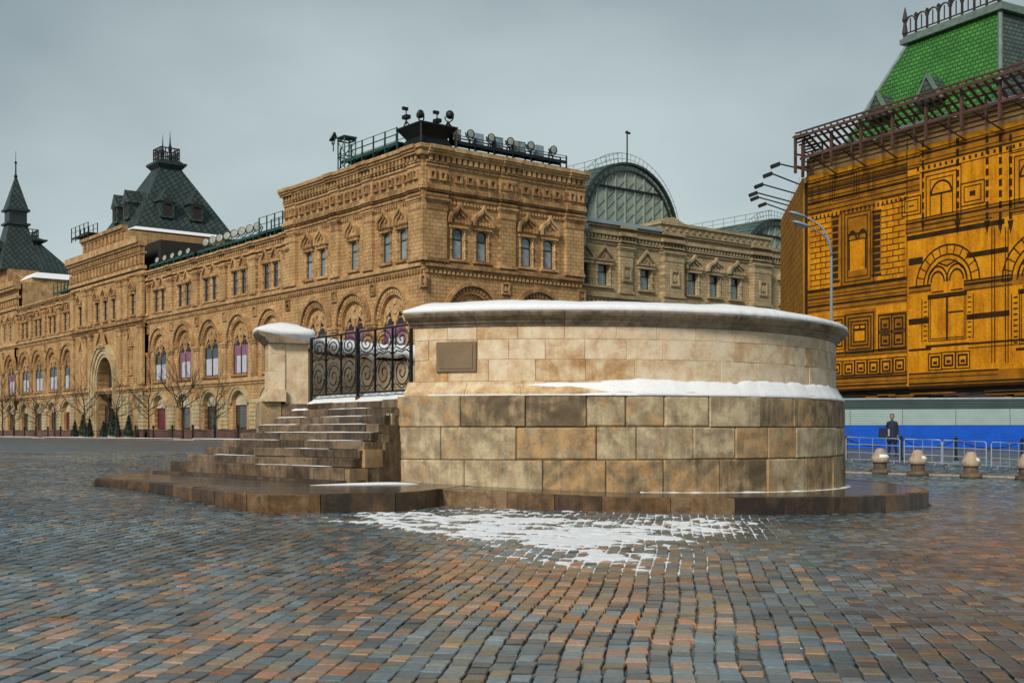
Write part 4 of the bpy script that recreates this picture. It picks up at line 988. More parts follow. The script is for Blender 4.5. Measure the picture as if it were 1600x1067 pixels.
# tent roof over the entrance
def tent(face, X, Y, z0, z1, b0, b1, mat, name='tent_roof', crest=True, dorm=True):
    mb = MB(); mb.frust(0, 0, 0, z1-z0, b0, b0, b1, b1); rf = put(face, mb.mesh(name, M[mat]), name, X, Y, z0)
    h = z1-z0
    mb = MB(); mb.frust(0, 0, h-.1, h+.45, b1*1.0, b1*1.0, b1*1.32, b1*1.32); mb.box(-b1*1.36, b1*1.36, -b1*1.36, b1*1.36, h+.45, h+.75); mb.frust(0, 0, h+.75, h+1.2, b1*1.2, b1*1.2, b1*.85, b1*.85)
    sub('roof_cap', mb.mesh('roof_cap', M['roofplain']), rf)
    if crest:
        mb = MB(); b = b1*.85; zb_ = h+1.2
        for s in (-1, 1):
            for k in range(5):
                x = -b+2*b*k/4; mb.bar((x, s*b, zb_), (x, s*b, zb_+1.5), .09); mb.bar((s*b, x, zb_), (s*b, x, zb_+1.5), .09)
                if k < 4:
                    cx = x+b/4; mb.archband(cx, zb_+.85, b*.14, b*.24, s*b-.05, s*b+.05, 0, 360, 8)
            mb.box(-b, b, s*b-.06, s*b+.06, zb_+.2, zb_+.34); mb.box(-b, b, s*b-.06, s*b+.06, zb_+1.4, zb_+1.54)
            mb.box(s*b-.06, s*b+.06, -b, b, zb_+.2, zb_+.34); mb.box(s*b-.06, s*b+.06, -b, b, zb_+1.4, zb_+1.54)
        sub('cresting', mb.mesh('cresting', M['blackmetal']), rf)
        for sx in (-1, 1):
            for sy in ((-1, 1) if b1 > 3 else (0,)):
                mb = MB(); mb.lathe([(.22,0),(.28,.4),(.14,.8),(.26,1.2),(.26,1.5),(.12,1.9),(.09,2.2),(.01,3.8)], 8, 0, 0); sub('finial', mb.mesh('finial', M['blackmetal']), rf, sx*b, sy*b, zb_)
    if dorm:
        for d in (-.32, .22):
            for fx in (0, 1):
                mb = MB(); t = .18; yy = -(b0+(b1-b0)*t)-.35; zz = h*t
                mb.box(-.9, .9, 0, 3.0, 0, 2.0); mb.prism([(-1.15,2.0),(0,3.7),(1.15,2.0)], -.15, 3.2); o = None
                q = sub('dormer', cached(('dm', b0, mat), lambda: mb.mesh('dormer', M[mat])), rf, b0*d*1.1 if not fx else yy, yy if not fx else b0*d*1.1, zz)
                if fx: q.rotation_euler = (0, 0, PI/2); q.location = (-yy, b0*d*1.1, zz)
                mb2 = MB(); mb2.box(-.55, .55, -.04, .04, .35, 1.7); mb2.prism([(-.5,1.75),(0,2.5),(.5,1.75)], -.2, -.12)
                e = put('R', cached('dmp', lambda: mb2.mesh('dormer_opening', M['core'])), 'dormer_opening', q.location.x, q.location.y, q.location.z, rf); e.rotation_euler = q.rotation_euler
    return rf
tent('L', EC, 7.4, 26.8, 35.6, 6.5, 1.45, 'roofgreen')
mb = MB(); mb.frust(0, 0, 0, .55, 7.3, 7.3, 6.4, 6.4); put('L', mb.mesh('roof_snow', M['snow']), 'roof_snow', EC, 7.4, 26.3)
# --- wing beyond the entrance, then the middle block with its spires
wing('L', -109.8, -83.6, 4, 'gum', 'gumtrim', kinds=[0, 0, 0, 0], seed=2)
mb = MB(); mb.box(.62, 14, 83.7, 109.7, .2, 20.2); mb.build('wing_core', M['core'], gum)
mb = MB(); mb.box(-.3, 14, 83.7, 109.7, 20.41, 20.5); mb.build('wing_roof', M['roofplain'], gum)
wmb = MB(); lower('L', [-114, -122, -130], [-110, -118, -126, -134], wmb, 'gum', 'gumtrim', kinds=[1, 1, 1], seed=3)
pan(wmb, -140, -109.8, 15.0, 24.6, [(-111-3.2*k-.5, -111-3.2*k+.5, 15.6, 17.8, .4) for k in range(8)][::-1], 0, .4)
put('L', wmb.mesh('wall', M['gum']), 'wall', 0, 0, 0)
for k in range(8): window('L', -111-3.2*k, .28, 15.6, 1.0, 2.6, .4); ogee_hood('L', -111-3.2*k, 0, 18.4, 2.0, 1.5, 'gumtrim')
bands('L', -140, -109.8, [(20.4,20.8,.3),(22.0,22.4,.45),(23.4,23.8,.7),(23.8,24.6,.9)], 'gumtrim', 'cornice'); dentils('L', -140, -109.8, 21.0, 21.8, .4, 1.2, .6, 'gumtrim')
mb = MB(); mb.box(.6, 16, 109.9, 140, .2, 24.5); mb.build('middle_core', M['gumtrim'], gum)
mb = MB(); mb.box(.3, 5, 116.5, 123.5, 24.5, 27.2); mb.build('spire_base', M['gumtrim'], gum)
mb = MB(); mb.frust(0, 0, 0, 7.4, 3.1, 3.1, 1.45, 1.45); sp = put('L', mb.mesh('spire', M['roofgreen']), 'spire', -120, 2.4, 27.2)
mb = MB(); mb.box(-1.8,1.8,-1.8,1.8,7.4,7.7); mb.box(-1.35,1.35,-1.35,1.35,7.7,9.6); mb.box(-1.75,1.75,-1.75,1.75,9.6,9.95); sub('lantern', mb.mesh('lantern', M['roofplain']), sp)
mb = MB(); mb.frust(0,0,9.95,15.0,1.55,1.55,.18,.18); sub('spire_tip', mb.mesh('spire_tip', M['roofgreen']), sp)
mb = MB(); mb.lathe([(.2,15),(.3,15.3),(.12,15.7),(.1,17.3),(.24,17.5),(.05,17.8),(.02,19.4)], 8); sub('finial', mb.mesh('finial', M['blackmetal']), sp)
mb = MB(); mb.box(-.8,.8,-3.2,0,1.2,3.4); mb.prism([(-1.0,3.4),(0,4.8),(1.0,3.4)], -3.3, 0); sub('dormer', mb.mesh('dormer', M['roofplain']), sp)
tent('L', -157, 14, 27, 37.4, 11.5, 2.6, 'roofgreen', dorm=False)
mb = MB(); mb.box(2, 13, 110, 119, 24.5, 25.3); mb.build('roof_lantern', M['gumtrim'], gum)
mb = MB(); mb.frust(7.5, 114.5, 25.3, 26.3, 5.6, 4.8, 4.4, 3.4); mb.build('roof_snow', M['snow'], gum)
mb = MB(); mb.box(-.8,.8,-.8,.8,0,4.4); mb.box(-1,1,-1,1,4.4,4.9); ch = mb.build('chimney', M['awning'], gum, (9, 91.5, 20.4))
mb = MB(); mb.frust(0,0,5.5,6.0,1.2,1.2,.2,.2)
for sx in (-.7,.7):
    for sy in (-.7,.7): mb.box(sx-.07, sx+.07, sy-.07, sy+.07, 4.9, 5.5)
sub('chimney_cowl', mb.mesh('chimney_cowl', M['roofplain']), ch)
# --- pale wing to the right of the pavilion
wmb = MB(); SB = 1.1
W2 = [17.95, 20.35, 25.7]; W3 = [32.1, 35.2, 38.3, 46.0]
pan(wmb, PS, 48.0, 0.3, 14.3, [], SB, .4); pan(wmb, PS, 48.0, 14.3, 20.4, [(x-.62, x+.62, 14.9, 16.8, 0) for x in W2]+[(x-.62, x+.62, 14.9, 17.0, 0) for x in W3], SB, .4)
put('R', wmb.mesh('wall', M['gumpale']), 'wall', 0, 0, 0)
for x in W2: window('R', x, SB+.28, 14.9, 1.24, 1.9, 0, 'glassblue', 'glass', .10); surround('R', x, SB, 14.9, 1.3, 1.8, 'gumpaletrim'); gable_hood('R', x, SB, 17.25, 2.3, 1.35, 'gumpaletrim')
for x in W3: window('R', x, SB+.28, 14.9, 1.24, 2.1, 0, 'glassblue', 'glass', .10); surround('R', x, SB, 14.9, 1.3, 2.0, 'gumpaletrim'); ogee_hood('R', x, SB, 17.3, 2.5, 1.45, 'gumpaletrim')
for a, b in ((22.2, 23.8), (27.6, 30.2), (40.4, 43.0)): pilaster('R', a, b, 14.3, 18.6, 'gumpale', 'gumpaletrim', base=SB, o=.3 if a < 27 else .7); square_panel('R', (a+b)/2, SB-(.28 if a < 27 else .68), 15.4, 1.2, 1.5, 'gumpaletrim')
bands('R', PS, 48, [(13.6,13.8,.2),(13.8,14.1,.42),(14.1,14.3,.25)], 'gumpaletrim', 'string_course', base=SB, breaks=[(27.4, 30.4), (40.2, 43.2)], brk=.4); dentils('R', PS, 48, 13.2, 13.6, .25, .5, .26, 'gumpaletrim', base=SB)
dentils('R', PS, 48, 12.4, 12.8, .2, .7, .4, 'gumpaletrim', base=SB)
bands('R', PS, 48, [(18.7,18.85,.14),(18.95,19.1,.26),(19.5,19.7,.40),(19.7,19.85,.30),(20.2,20.4,.34)], 'gumpaletrim', 'cornice', base=SB, breaks=[(22.0, 24.0), (27.4, 30.4), (40.2, 43.2)], brk=.35); dentils('R', PS, 48, 19.14, 19.46, .30, .45, .24, 'gumpaletrim', base=SB)
mb = MB(); mb.box(PS, 27.4, SB-.62, SB+3, 20.42, 20.75); mb.build('zinc_gutter', M['zinc'], gum)
mb = MB(); mb.box(27.3, 43.2, SB-.45, SB+2, 20.42, 21.2); mb.box(27.1, 43.4, SB-.65, SB+2.2, 21.2, 21.45); mb.prism([(27.1,21.46),(28.9,22.0),(30.7,21.46)], SB-.5, SB+2); mb.build('blocking_course', M['gumpale'], gum)
dentils('R', 27.6, 43.0, 20.7, 21.0, .10, .9, .34, 'gumpaletrim', base=SB-.45)
mb = MB(); mb.archband(20.2, 10.6, 2.0, 2.9, SB-.3, SB+.1, 0, 180, 16); mb.build('arch_hood', M['gumpaletrim'], gum)
mb = MB(); mb.box(PS+.2, 48, SB+.45, 16, .2, 20.3); mb.build('wing_core', M['core'], gum)
mb = MB(); mb.tube([(17.15,SB-.25,.5),(17.15,SB-.25,16.2),(17.3,SB-.3,17.6),(17.75,SB-.3,18.6),(17.75,SB-.3,19.3)], .16, 8); mb.lathe([(.17,19.3),(.42,19.7),(.42,20.2),(.3,20.3)], 10, 17.75, SB-.3); mb.build('downpipe', M['pipe'], gum, smooth=False)
# --- glass vaults
def vault(xc, y0, y1, zb_, r, sz, bars=True):
    mb = MB(); n = 20; arc = [(xc+r*math.cos(PI*k/n), zb_+r*sz*math.sin(PI*k/n)) for k in range(n+1)]
    vs = [(x, y, z) for y in (y0, y1) for x, z in arc]; mb.add(vs, [(k, k+1, n+2+k, n+1+k) for k in range(n)]); v = mb.build('glass_vault', M['dome'], gum, smooth=True)
    mb = MB(); mb.archband(xc, zb_, r-.16, r+.05, y0-.3, y0+.1, 0, 180, 26, sz=sz); mb.archband(xc, zb_, r-.78, r-.64, y0-.25, y0+.05, 0, 180, 26, sz=sz)
    for k in range(1, 26):
        a = PI*k/26; c, s = math.cos(a), math.sin(a)*sz; mb.bar((xc+(r-.7)*c, y0-.15, zb_+(r-.7)*s), (xc+(r-.3)*c, y0-.15, zb_+(r-.3)*s), .05)
    sub('vault_rim', mb.mesh('vault_rim', M['roofplain']), v)
    mb = MB(); mb.prism([(xc+(r-.2)*math.cos(PI*k/n), zb_+(r-.2)*sz*math.sin(PI*k/n)) for k in range(n+1)], y0, y0+.05); sub('gable_glass', mb.mesh('gable_glass', M['domeback']), v)
    nb = 9
    for k in range(1, nb):
        x = -r+.85+(2*r-1.7)*k/nb; hh = (r-.85)*sz*math.sqrt(max(0, 1-(x/(r-.85))**2)); mb = MB(); mb.box(xc+x-.06, xc+x+.06, y0-.14, y0, zb_, zb_+hh); sub('glazing_bar', mb.mesh('glazing_bar', M['grate']), v)
        mb = MB()
        for q in range(int(hh/1.0)): mb.bar((xc+x, y0-.04, zb_+q), (xc+x+(2*r-1.7)/nb*.9, y0-.04, zb_+q+1.0), .05, 4)
        if mb.v: sub('lattice', mb.mesh('lattice', M['verdigris']), v)['kind'] = 'stuff'
    mb = MB(); hb = zb_+r*sz*.62; xw = (r-.85)*math.sqrt(1-.66**2); mb.box(xc-xw, xc+xw, y0-.2, y0-.02, hb-.1, hb+.1); sub('transom', mb.mesh('transom', M['blackmetal']), v)
    mb = MB(); pr = None
    for k in range(0, 37):
        a = R(8+164*k/36); c, s = math.cos(a), math.sin(a)*sz; p = (xc+r*c, y0+.4, zb_+r*s); q = (xc+(r+1.0)*c, y0+.4, zb_+(r+1.0)*s); mb.bar(p, q, .025, 3)
        m2 = (xc+(r+.5)*c, y0+.4, zb_+(r+.5)*s)
        if pr: mb.bar(pr[0], q, .03, 3); mb.bar(pr[1], m2, .025, 3)
        pr = (q, m2)
    sub('roof_railing', mb.mesh('roof_railing', M['verdigris']), v)
    mb = MB()
    for k in range(2, n-1, 1):
        x, z = arc[k]; mb.bar((x, y0, z+.05), (x, y1, z+.05), .06, 4)
    yy = y0+3
    while yy < y1: mb.archband(xc, zb_, r, r+.12, yy, yy+.12, 0, 180, 16, sz=sz); yy += 3.5
    sub('vault_ribs', mb.mesh('vault_ribs', M['verdigris']), v)
    mb = MB(); yy = y0+.4; a = R(100); c, s = math.cos(a), math.sin(a)*sz
    while yy < y1: mb.bar((xc+r*c, yy, zb_+r*s), (xc+r*c, yy, zb_+r*s+1.0), .03, 3); yy += 1.6
    mb.bar((xc+r*c, y0, zb_+r*s+1.0), (xc+r*c, y1, zb_+r*s+1.0), .035, 3); mb.bar((xc+r*c, y0, zb_+r*s+.5), (xc+r*c, y1, zb_+r*s+.5), .025, 3); sub('ridge_railing', mb.mesh('ridge_railing', M['verdigris']), v)
    return v
v = vault(26.6, 4.2, 40, 20.6, 6.5, 1.04)
mb = MB(); mb.bar((26.6,4.5,27.3), (26.6,4.5,30.6), .07, 5); mb.box(26.4,27.0,4.45,4.55,30.3,30.5); sub('aerial', mb.mesh('aerial', M['blackmetal']), v)
vault(49.0, 4.5, 60, 19.4, 5.4, .95)
mb = MB(); mb.box(18, 34, 4.0, 40, 19.0, 20.55); mb.build('vault_base', M['verdigris'], gum)
mb = MB(); mb.box(43.4, 54.6, 4.2, 60, 18.2, 19.35); mb.build('vault_base', M['verdigris'], gum)
# ------------------------------------------------------------------ roof lighting on the arcade
def gloc(x, y, z): return Vector((-7+x*math.cos(GA)-y*math.sin(GA), 94+x*math.sin(GA)+y*math.cos(GA), z))
def flood_parts(r=.45):
    mb = MB(); mb.lathe([(.01,0),(r*.5,.02),(r*.95,.28),(r,.34),(r,.44)], 14)
    v = [(x, -z, y) for x, y, z in mb.v]; mb.v = v; drum = mb.mesh('lamp_drum', M['blackmetal'], True)
    mb = MB(); mb.lathe([(.001,.40),(r*.6,.425),(r*.93,.40),(r*.93,.36)], 14); mb.v = [(x, -z, y) for x, y, z in mb.v]; lens = mb.mesh('lens', M['lampglass'], True)
    mb = MB(); mb.archband(0, 0, r+.03, r+.09, -.28, -.18, 170, 370, 10); mb.box(-.05, .05, -.27, -.19, -r-.65, -r-.03); br = mb.mesh('bracket', M['greenmetal'])
    return drum, lens, br
FP = {r: flood_parts(r) for r in (.45, .36, .55)}
def flood(p, yaw, label, group, r=.45, tilt=0):
    o = empty('floodlight', p, yaw); tag(o, label, 'floodlight', group)
    for nm, me in zip(('lamp_drum', 'lens', 'bracket'), FP[r]):
        q = link(nm, me, o)
        if tilt and nm != 'bracket': q.rotation_euler = (tilt, 0, 0)
    return o
def gantry(p, L_, h, wd, yaw, label, mat='greenmetal', posts=1.6, name='lighting_gantry', rail=True):
    o = empty(name, p, yaw); tag(o, label, 'gantry')
    mb = MB(); mb.box(0, L_, -wd/2, wd/2, .55, .62); mb.box(0, L_, -wd/2-.04, -wd/2+.04, .35, .55); mb.box(0, L_, wd/2-.04, wd/2+.04, .35, .55); mb.build('deck', M[mat], o)
    n = max(1, int(L_/posts)); mb = MB()
    for k in range(n+1):
        x = L_*k/n
        for y in (-wd/2, wd/2): mb.box(x-.05, x+.05, y-.05, y+.05, 0, h if rail else .6)
        if k < n: mb.bar((x, -wd/2, .05), (x+L_/n, -wd/2, .5), .035)
    mb.build('post', M[mat], o)['kind'] = 'stuff'
    if rail:
        for z in (h-.03, (h+.6)/2):
            for y in (-wd/2, wd/2): m2 = MB(); m2.bar((0, y, z), (L_, y, z), .03); m2.build('rail', M[mat], o)
    return o
yL, yR = GA-PI/2, GA                        # yaw of things facing out from the left and the right front
# corner platform
cp = empty('lamp_platform', gloc(.9, .9, 24.4), GA); tag(cp, 'black floodlight platform on the corner of the ochre pavilion roof', 'platform')
mb = MB(); mb.frust(0, 0, .7, 1.5, 1.2, 1.2, 1.75, 1.75); mb.box(-1.8, 1.8, -1.8, 1.8, 1.5, 1.62); mb.build('deck', M['blackmetal'], cp)
mb = MB(); mb.frust(0, 0, 0, .9, 1.5, 1.5, 1.1, 1.1); mb.build('pedestal', M['blackmetal'], cp)
for sx, sy in ((-1.7,-1.7),(1.7,-1.7),(-1.7,1.7),(1.7,1.7)):
    mb = MB(); mb.bar((sx, sy, 0), (sx, sy, 1.5), .07); mb.build('leg', M['blackmetal'], cp)
for k, (x, y, h, r) in enumerate(((-1.5, 1.5, 1.2, .36), (-.3, .2, .95, .45), (.9, -.5, .7, .36), (1.7, -1.2, .95, .45))):
    x *= .8; y *= .8; base = gloc(.9+x, .9+y, 26.02)
    t = empty('lamp_tripod', base, GA); tag(t, ['tallest black tripod on the corner roof platform, topped by a small camera','black tripod on the corner roof platform under a big round floodlight','short black tripod between the floodlights on the corner roof platform','outermost black tripod on the corner roof platform under a big round floodlight'][k], 'tripod')
    for a in (90, 210, 330): mb = MB(); mb.bar((.5*math.cos(R(a)), .5*math.sin(R(a)), 0), (0, 0, h*.55), .05); mb.build('leg', M['blackmetal'], t)
    mb = MB(); mb.bar((0,0,h*.3), (0,0,h*.66), .08); mb.build('mast', M['blackmetal'], t)
    if k in (1, 3): flood(base+Vector((0, 0, 1.0)), yR+1.9 if k == 3 else yL-1.2, 'large dark round floodlight on a tripod above the pavilion corner', 'tripod floodlights', .36, -.5)
    else:
        mb = MB(); mb.box(-.22, .22, -.35, .3, h*.66, h*.66+.3); mb.bar((0, 0, h*.66+.3), (0, 0, h*.66+.75), .06); mb.box(-.35, .15, -.1, .1, h*.66+.7, h*.66+.95); mb.build('camera_head', M['blackmetal'], t)
gantry(gloc(-.3, 11.6, 24.42), 9.0, 1.75, 1.1, GA-PI/2, 'green railed walkway along the left edge of the ochre pavilion roof')
gt = empty('lamp_tower', gloc(-.4, 11.3, 24.0), GA); tag(gt, 'green braced lamp tower at the far end of the roof walkway', 'tower')
for sx, sy in ((-.55,-.55),(.55,-.55),(-.55,.55),(.55,.55)):
    mb = MB(); mb.bar((sx, sy, 0), (sx, sy, 3.0), .07); mb.build('leg', M['greenmetal'], gt)
mb = MB()
for z in (0.1, 1.4, 2.8):
    for a, b in (((-.55,-.55),(.55,-.55)),((.55,-.55),(.55,.55)),((.55,.55),(-.55,.55)),((-.55,.55),(-.55,-.55))): mb.bar((*a, z), (*b, z), .05); mb.bar((*a, z), (*b, min(2.9, z+1.3)), .04)
mb.build('brace', M['greenmetal'], gt)['kind'] = 'stuff'
mb = MB(); mb.box(-.65, .65, -.65, .65, 3.0, 3.12); mb.build('top_plate', M['greenmetal'], gt)
flood(gloc(-1.3, 11.6, 26.9), yL-.3, 'round floodlight sticking out from the green lamp tower on the pavilion roof', None, .45, -.5)
gantry(gloc(2.6, -.25, 24.42), 11.8, 1.05, .8, GA, 'black lighting rail along the right edge of the ochre pavilion roof', 'blackmetal', 1.9)
for k, s in enumerate((4.1, 6.2, 8.2, 10.4, 12.9)): flood(gloc(s, -.35, 25.75), yR, 'small round floodlight with cream lens on the black roof rail', 'floodlights on the black rail', .36)
for k, s in enumerate((2.9, 5.2, 7.2, 9.1, 9.6, 11.6)):
    o = empty('box_floodlight', gloc(s, -.2, 25.05), GA); tag(o, 'square grey box floodlight between the round lamps on the black roof rail', 'floodlight', 'box floodlights on the black rail')
    mb = MB(); mb.box(-.42, .42, -.25, .25, 0, .95); mb.build('housing', M['zinc'] if k % 2 else M['blackmetal'], o); mb = MB(); mb.box(-.36, .36, -.27, -.252, .08, .87); mb.build('lens', M['lampglass'] if k % 3 == 0 else M['zinc'], o)
# rows on the wing roof
for k in range(8): flood(gloc(.1, 29.0+k*1.75, 21.75), yL+.5, 'big pale round floodlight in the row along the wing roof edge', 'round floodlights on the wing roof', .45, -.12)
gantry(gloc(.2, 43.0, 20.5), 15.0, 1.3, .9, GA-PI/2, 'green gantry under the row of round floodlights on the wing roof', rail=False)
gantry(gloc(.2, 28.0, 20.5), 4.9, 2.0, 1.3, GA-PI/2, 'short green railed gantry on the wing roof against the pavilion')
for k in range(5): flood(gloc(.0, 45.5+k*2.2, 21.3), yL+.3, 'pale round floodlight beside the entrance block on the wing roof', 'floodlights beside the entrance block', .36, -.2)
gantry(gloc(.2, 56.5, 20.5), 12.5, 1.5, 1.0, GA-PI/2, 'green gantry on the wing roof beside the entrance block', rail=False)
gantry(gloc(-.8, 81.0, 26.6), 6.5, 1.9, 1.2, GA-PI/2, 'black railed gantry on the entrance block attic', 'blackmetal')
gantry(gloc(.4, 92.0, 20.5), 8.0, 1.8, 1.4, GA-PI/2, 'green gantry on the wing roof beyond the entrance block')

# ------------------------------------------------------------------ scaffolded building under printed amber cloth
A0 = Vector((19.8, 80.0, 0)); UD = Vector((.494, -.870, 0)); NI = Vector((.870, .494, 0)); YA = math.atan2(UD.y, UD.x)
yb = empty('shrouded_building', A0, YA); tag(yb, 'building shrouded in amber cloth printed with a brick facade, green tiled roof above', 'building')
def fp(px, py, d=0):
    k = (px-800)/F; ax, ay = A0.x+NI.x*d, A0.y+NI.y*d
    t = (ay*k-ax)/(UD.x-UD.y*k); Y = ay+UD.y*t; return t, zat(py, Y)
def c7(cx, cy): return fp(1200+cx/3.1375, 280+cy/3.1375)
ZB, ZT, TL = 4.4, 18.8, 26.0
mb = MB(); mb.box(0, TL, 0, .12, ZB, ZT); mb.build('printed_cloth', M['shroud'], yb)
mb = MB(); mb.add([(0,.0,ZB),(0,.12,ZB),(0,.12,ZT),(0,0,ZT)], [(0,1,2,3)])
sv = Vector((2.2, 16.4, 0)); a = Vector((sv.dot(UD), sv.dot(NI), 0)); aw = math.atan2(a.y, a.x); sl = a.length
mb = MB(); mb.box(0, sl, 0, .12, 1.0, ZT-.05); o = mb.build('side_cloth', M['shroudside'], yb, (-.02, .0, 0), aw)
sidecloth = o
mb = MB(); mb.zprism([(.3,.3),(TL,.3),(TL,14),(a.x+.4,a.y-.3)], .5, ZT-.1); mb.build('core', M['core'], yb)
class PR:                                    # flat print: thin ink strips lying on the cloth
    def __init__(s): s.b = MB()
    def r(s, t0, t1, z0, z1, d=.010): s.b.box(min(t0,t1), max(t0,t1), -d, .004, min(z0,z1), max(z0,z1)); return s
    def frame(s, t0, t1, z0, z1, th):
        th *= .78
        s.r(t0, t1, z0, z0+th); s.r(t0, t1, z1-th, z1); s.r(t0, t0+th, z0+th, z1-th); s.r(t1-th, t1, z0+th, z1-th); return s
    def arch(s, tc, zc, r0, r1, a0=0, a1=180, seg=14, sz=1.0): s.b.archband(tc, zc, r0, r1, -.011, .004, a0, a1, seg, sz=sz); return s
    def line(s, p, q, th):
        dx, dz = q[0]-p[0], q[1]-p[1]; l = math.hypot(dx, dz); ox, oz = -dz/l*th/2, dx/l*th/2
        s.b.prism([(p[0]+ox,p[1]+oz),(q[0]+ox,q[1]+oz),(q[0]-ox,q[1]-oz),(p[0]-ox,p[1]-oz)], -.0105, .004); return s
    def done(s, name, mat='print', parent=None):
        o = s.b.build(name, M[mat], parent or yb); o['kind'] = 'stuff'; return o
t680 = c7(680, 600)[0]
# brown shading bands of the print
p = PR()
for cy0, cy1 in ((20,140),(540,650),(860,882),(962,1040)):
    z1, z0 = c7(300, cy0)[1], c7(300, cy1)[1]; p.r(.1, t680, z0, z1, .004)
for cx0, cx1, cy0, cy1 in ((352,528,135,527),(370,530,648,862),(538,682,660,840),(310,350,190,495),(508,556,165,465)):
    t0, z1 = c7(cx0, cy0); t1, z0 = c7(cx1, cy1); p.r(t0, t1, z0, z1, .0055)
for cx0, cy0, cx1, cy1 in ((960,500,1400,552),(690,535,800,566),(690,955,1400,1030),(675,205,1400,276)):
    t0, z1 = c7(cx0, cy0); z0 = c7(cx0, cy1)[1]; t1 = c7(cx1, cy0)[0] if cx1 < 1300 else TL; p.r(t0, t1, z0, z1, .004)
p.r(.1, TL, ZT-1.2, ZT-.3, .004); p.r(.1, t680+1, ZT-2.7, ZT-1.6, .0045)
p.done('printed_shading', 'printmid')
# horizontal mouldings, left module
p = PR()
for cy, th in ((25,.10),(45,.05),(66,.14),(86,.05),(108,.10),(130,.05),(548,.22),(566,.05),(584,.10),(602,.05),(622,.16),(642,.06),(862,.14),(876,.05),(968,.05),(985,.14),(1004,.05),(1022,.12),(1037,.06)):
    z = c7(300, cy)[1]; p.r(.1, t680, z, z+th)
p.done('printed_moulding')
p = PR()
for cx0, cy0, cx1, th in ((680,305,1160,.30),(690,425,760,.42),(975,388,1175,.30),(960,505,1200,.10),(960,525,1200,.16),(960,548,1200,.06),(690,540,800,.14),(690,560,800,.06),(975,690,1185,.32),(690,716,790,.36),(690,845,800,.14),(980,812,1400,.12),(980,830,1400,.05),(690,960,1130,.10),(690,980,1130,.05),(690,1010,1260,.12),(690,1026,1400,.06),(675,210,1400,.06),(675,228,1400,.12),(675,250,1400,.05),(675,270,1100,.06)):
    t0, z = c7(cx0, cy0); t1 = c7(cx1, cy0)[0] if cx1 < 1300 else TL; p.r(t0, t1, z, z+th)
p.done('printed_moulding')
# top zone mouldings over the whole length
p = PR()
for dz, th in ((-.25,.05),(-.5,.12),(-.95,.05),(-1.15,.10),(-1.6,.06),(-1.85,.14),(-2.2,.05),(-2.5,.08)): p.r(.1, t680+1.0, ZT+dz-.1, ZT+dz-.1+th)
for dz, th in ((-.2,.05),(-.45,.14),(-.8,.05),(-1.05,.10),(-1.5,.05)): p.r(t680+1.0, TL, ZT+dz-.1, ZT+dz-.1+th)
p.done('printed_moulding')
def bricks(cx0, cx1, cy0, cy1, nrow, wb):
    t0, z1 = c7(cx0, cy0); t1, z0 = c7(cx1, cy1); q = PR(); h = (z1-z0)/nrow
    for k in range(nrow+1): q.r(t0, t1, z0+h*k-.03, z0+h*k+.03)
    for k in range(nrow):
        t = t0+(wb/2 if k % 2 else wb)
        while t < t1-.1: q.r(t-.03, t+.03, z0+h*k+.03, z0+h*(k+1)-.03); t += wb
    q.done('printed_brickwork')
bricks(207, 312, 178, 512, 13, .95); bricks(555, 672, 100, 485, 14, .95)
def column(cx0, cx1, cy0, cy1):
    t0, z1 = c7(cx0, cy0); t1, z0 = c7(cx1, cy1); q = PR(); n = 9; h = (z1-z0)/n
    for k in range(n): q.r(t0, t1, z0+h*k+.05, z0+h*(k+1)-.05, .010)
    q.r(t0-.1, t1+.1, z0-.25, z0-.08); q.r(t0-.1, t1+.1, z1+.08, z1+.25); q.done('printed_column')
column(316, 345, 200, 488); column(514, 550, 175, 455)
def nested(cx0, cx1, cy0, cy1, n=3, th=.09, gap=.24, name='printed_window'):
    t0, z1 = c7(cx0, (cy0)); t1, z0 = c7(cx1, cy1); z1 = c7((cx0+cx1)/2, cy0)[1]; z0 = c7((cx0+cx1)/2, cy1)[1]; q = PR()
    for k in range(n): q.frame(t0+gap*k, t1-gap*k, z0+gap*k, z1-gap*k, th)
    return q, t0+gap*(n-1), t1-gap*(n-1), z0+gap*(n-1), z1-gap*(n-1)
q, a0_, a1_, b0_, b1_ = nested(360, 520, 140, 520, 3, .10, .26)
m_ = (a0_+a1_)/2; hw_ = (a1_-a0_)/4
for c in (a0_+hw_, a1_-hw_): q.arch(c, b1_-1.5, hw_-.16, hw_-.02, sz=1.5)
zz = c7(440, 272)[1]; q.r(a0_, a1_, zz, zz+.14); q.r(a0_, a1_, zz-.35, zz-.27); q.r(a0_+.1, a0_+.24, b0_+.5, b1_-1.5); q.r(a1_-.24, a1_-.1, b0_+.5, b1_-1.5); q.done('printed_window'); p = PR(); p.r(a0_+.24, a1_-.24, b0_+.45, b1_-1.5, .0075); p.done('printed_pane', 'shroud')
q, a0_, a1_, b0_, b1_ = nested(378, 522, 655, 855, 4, .13, .24); q.r(a0_, a1_, (b0_*.3+b1_*.7)-.08, b0_*.3+b1_*.7+.08); q.r(a0_+.5, a0_+.62, b0_*.3+b1_*.7, b1_); q.done('printed_window'); p = PR(); p.r(a0_, a1_, b0_, b1_, .0075); p.done('printed_pane', 'shroud')
def rosette(cx, cy, w):
    t, z = c7(cx, cy); q = PR(); q.frame(t-w/2, t+w/2, z-w/2, z+w/2, .09); q.frame(t-w*.34, t+w*.34, z-w*.34, z+w*.34, .16); q.r(t-w*.14, t+w*.14, z-w*.14, z+w*.02); q.done('printed_panel')
for cx, cy in ((345,715),(345,795),(575,710),(640,705),(575,788),(640,782)): rosette(cx, cy, 1.15)
for cx, cy in ((335,930),(395,928),(455,923),(517,920),(580,916),(645,910)): rosette(cx, cy, 1.05)
for cx, cy in ((820,895),(885,888),(955,885)): rosette(cx, cy, 1.05)
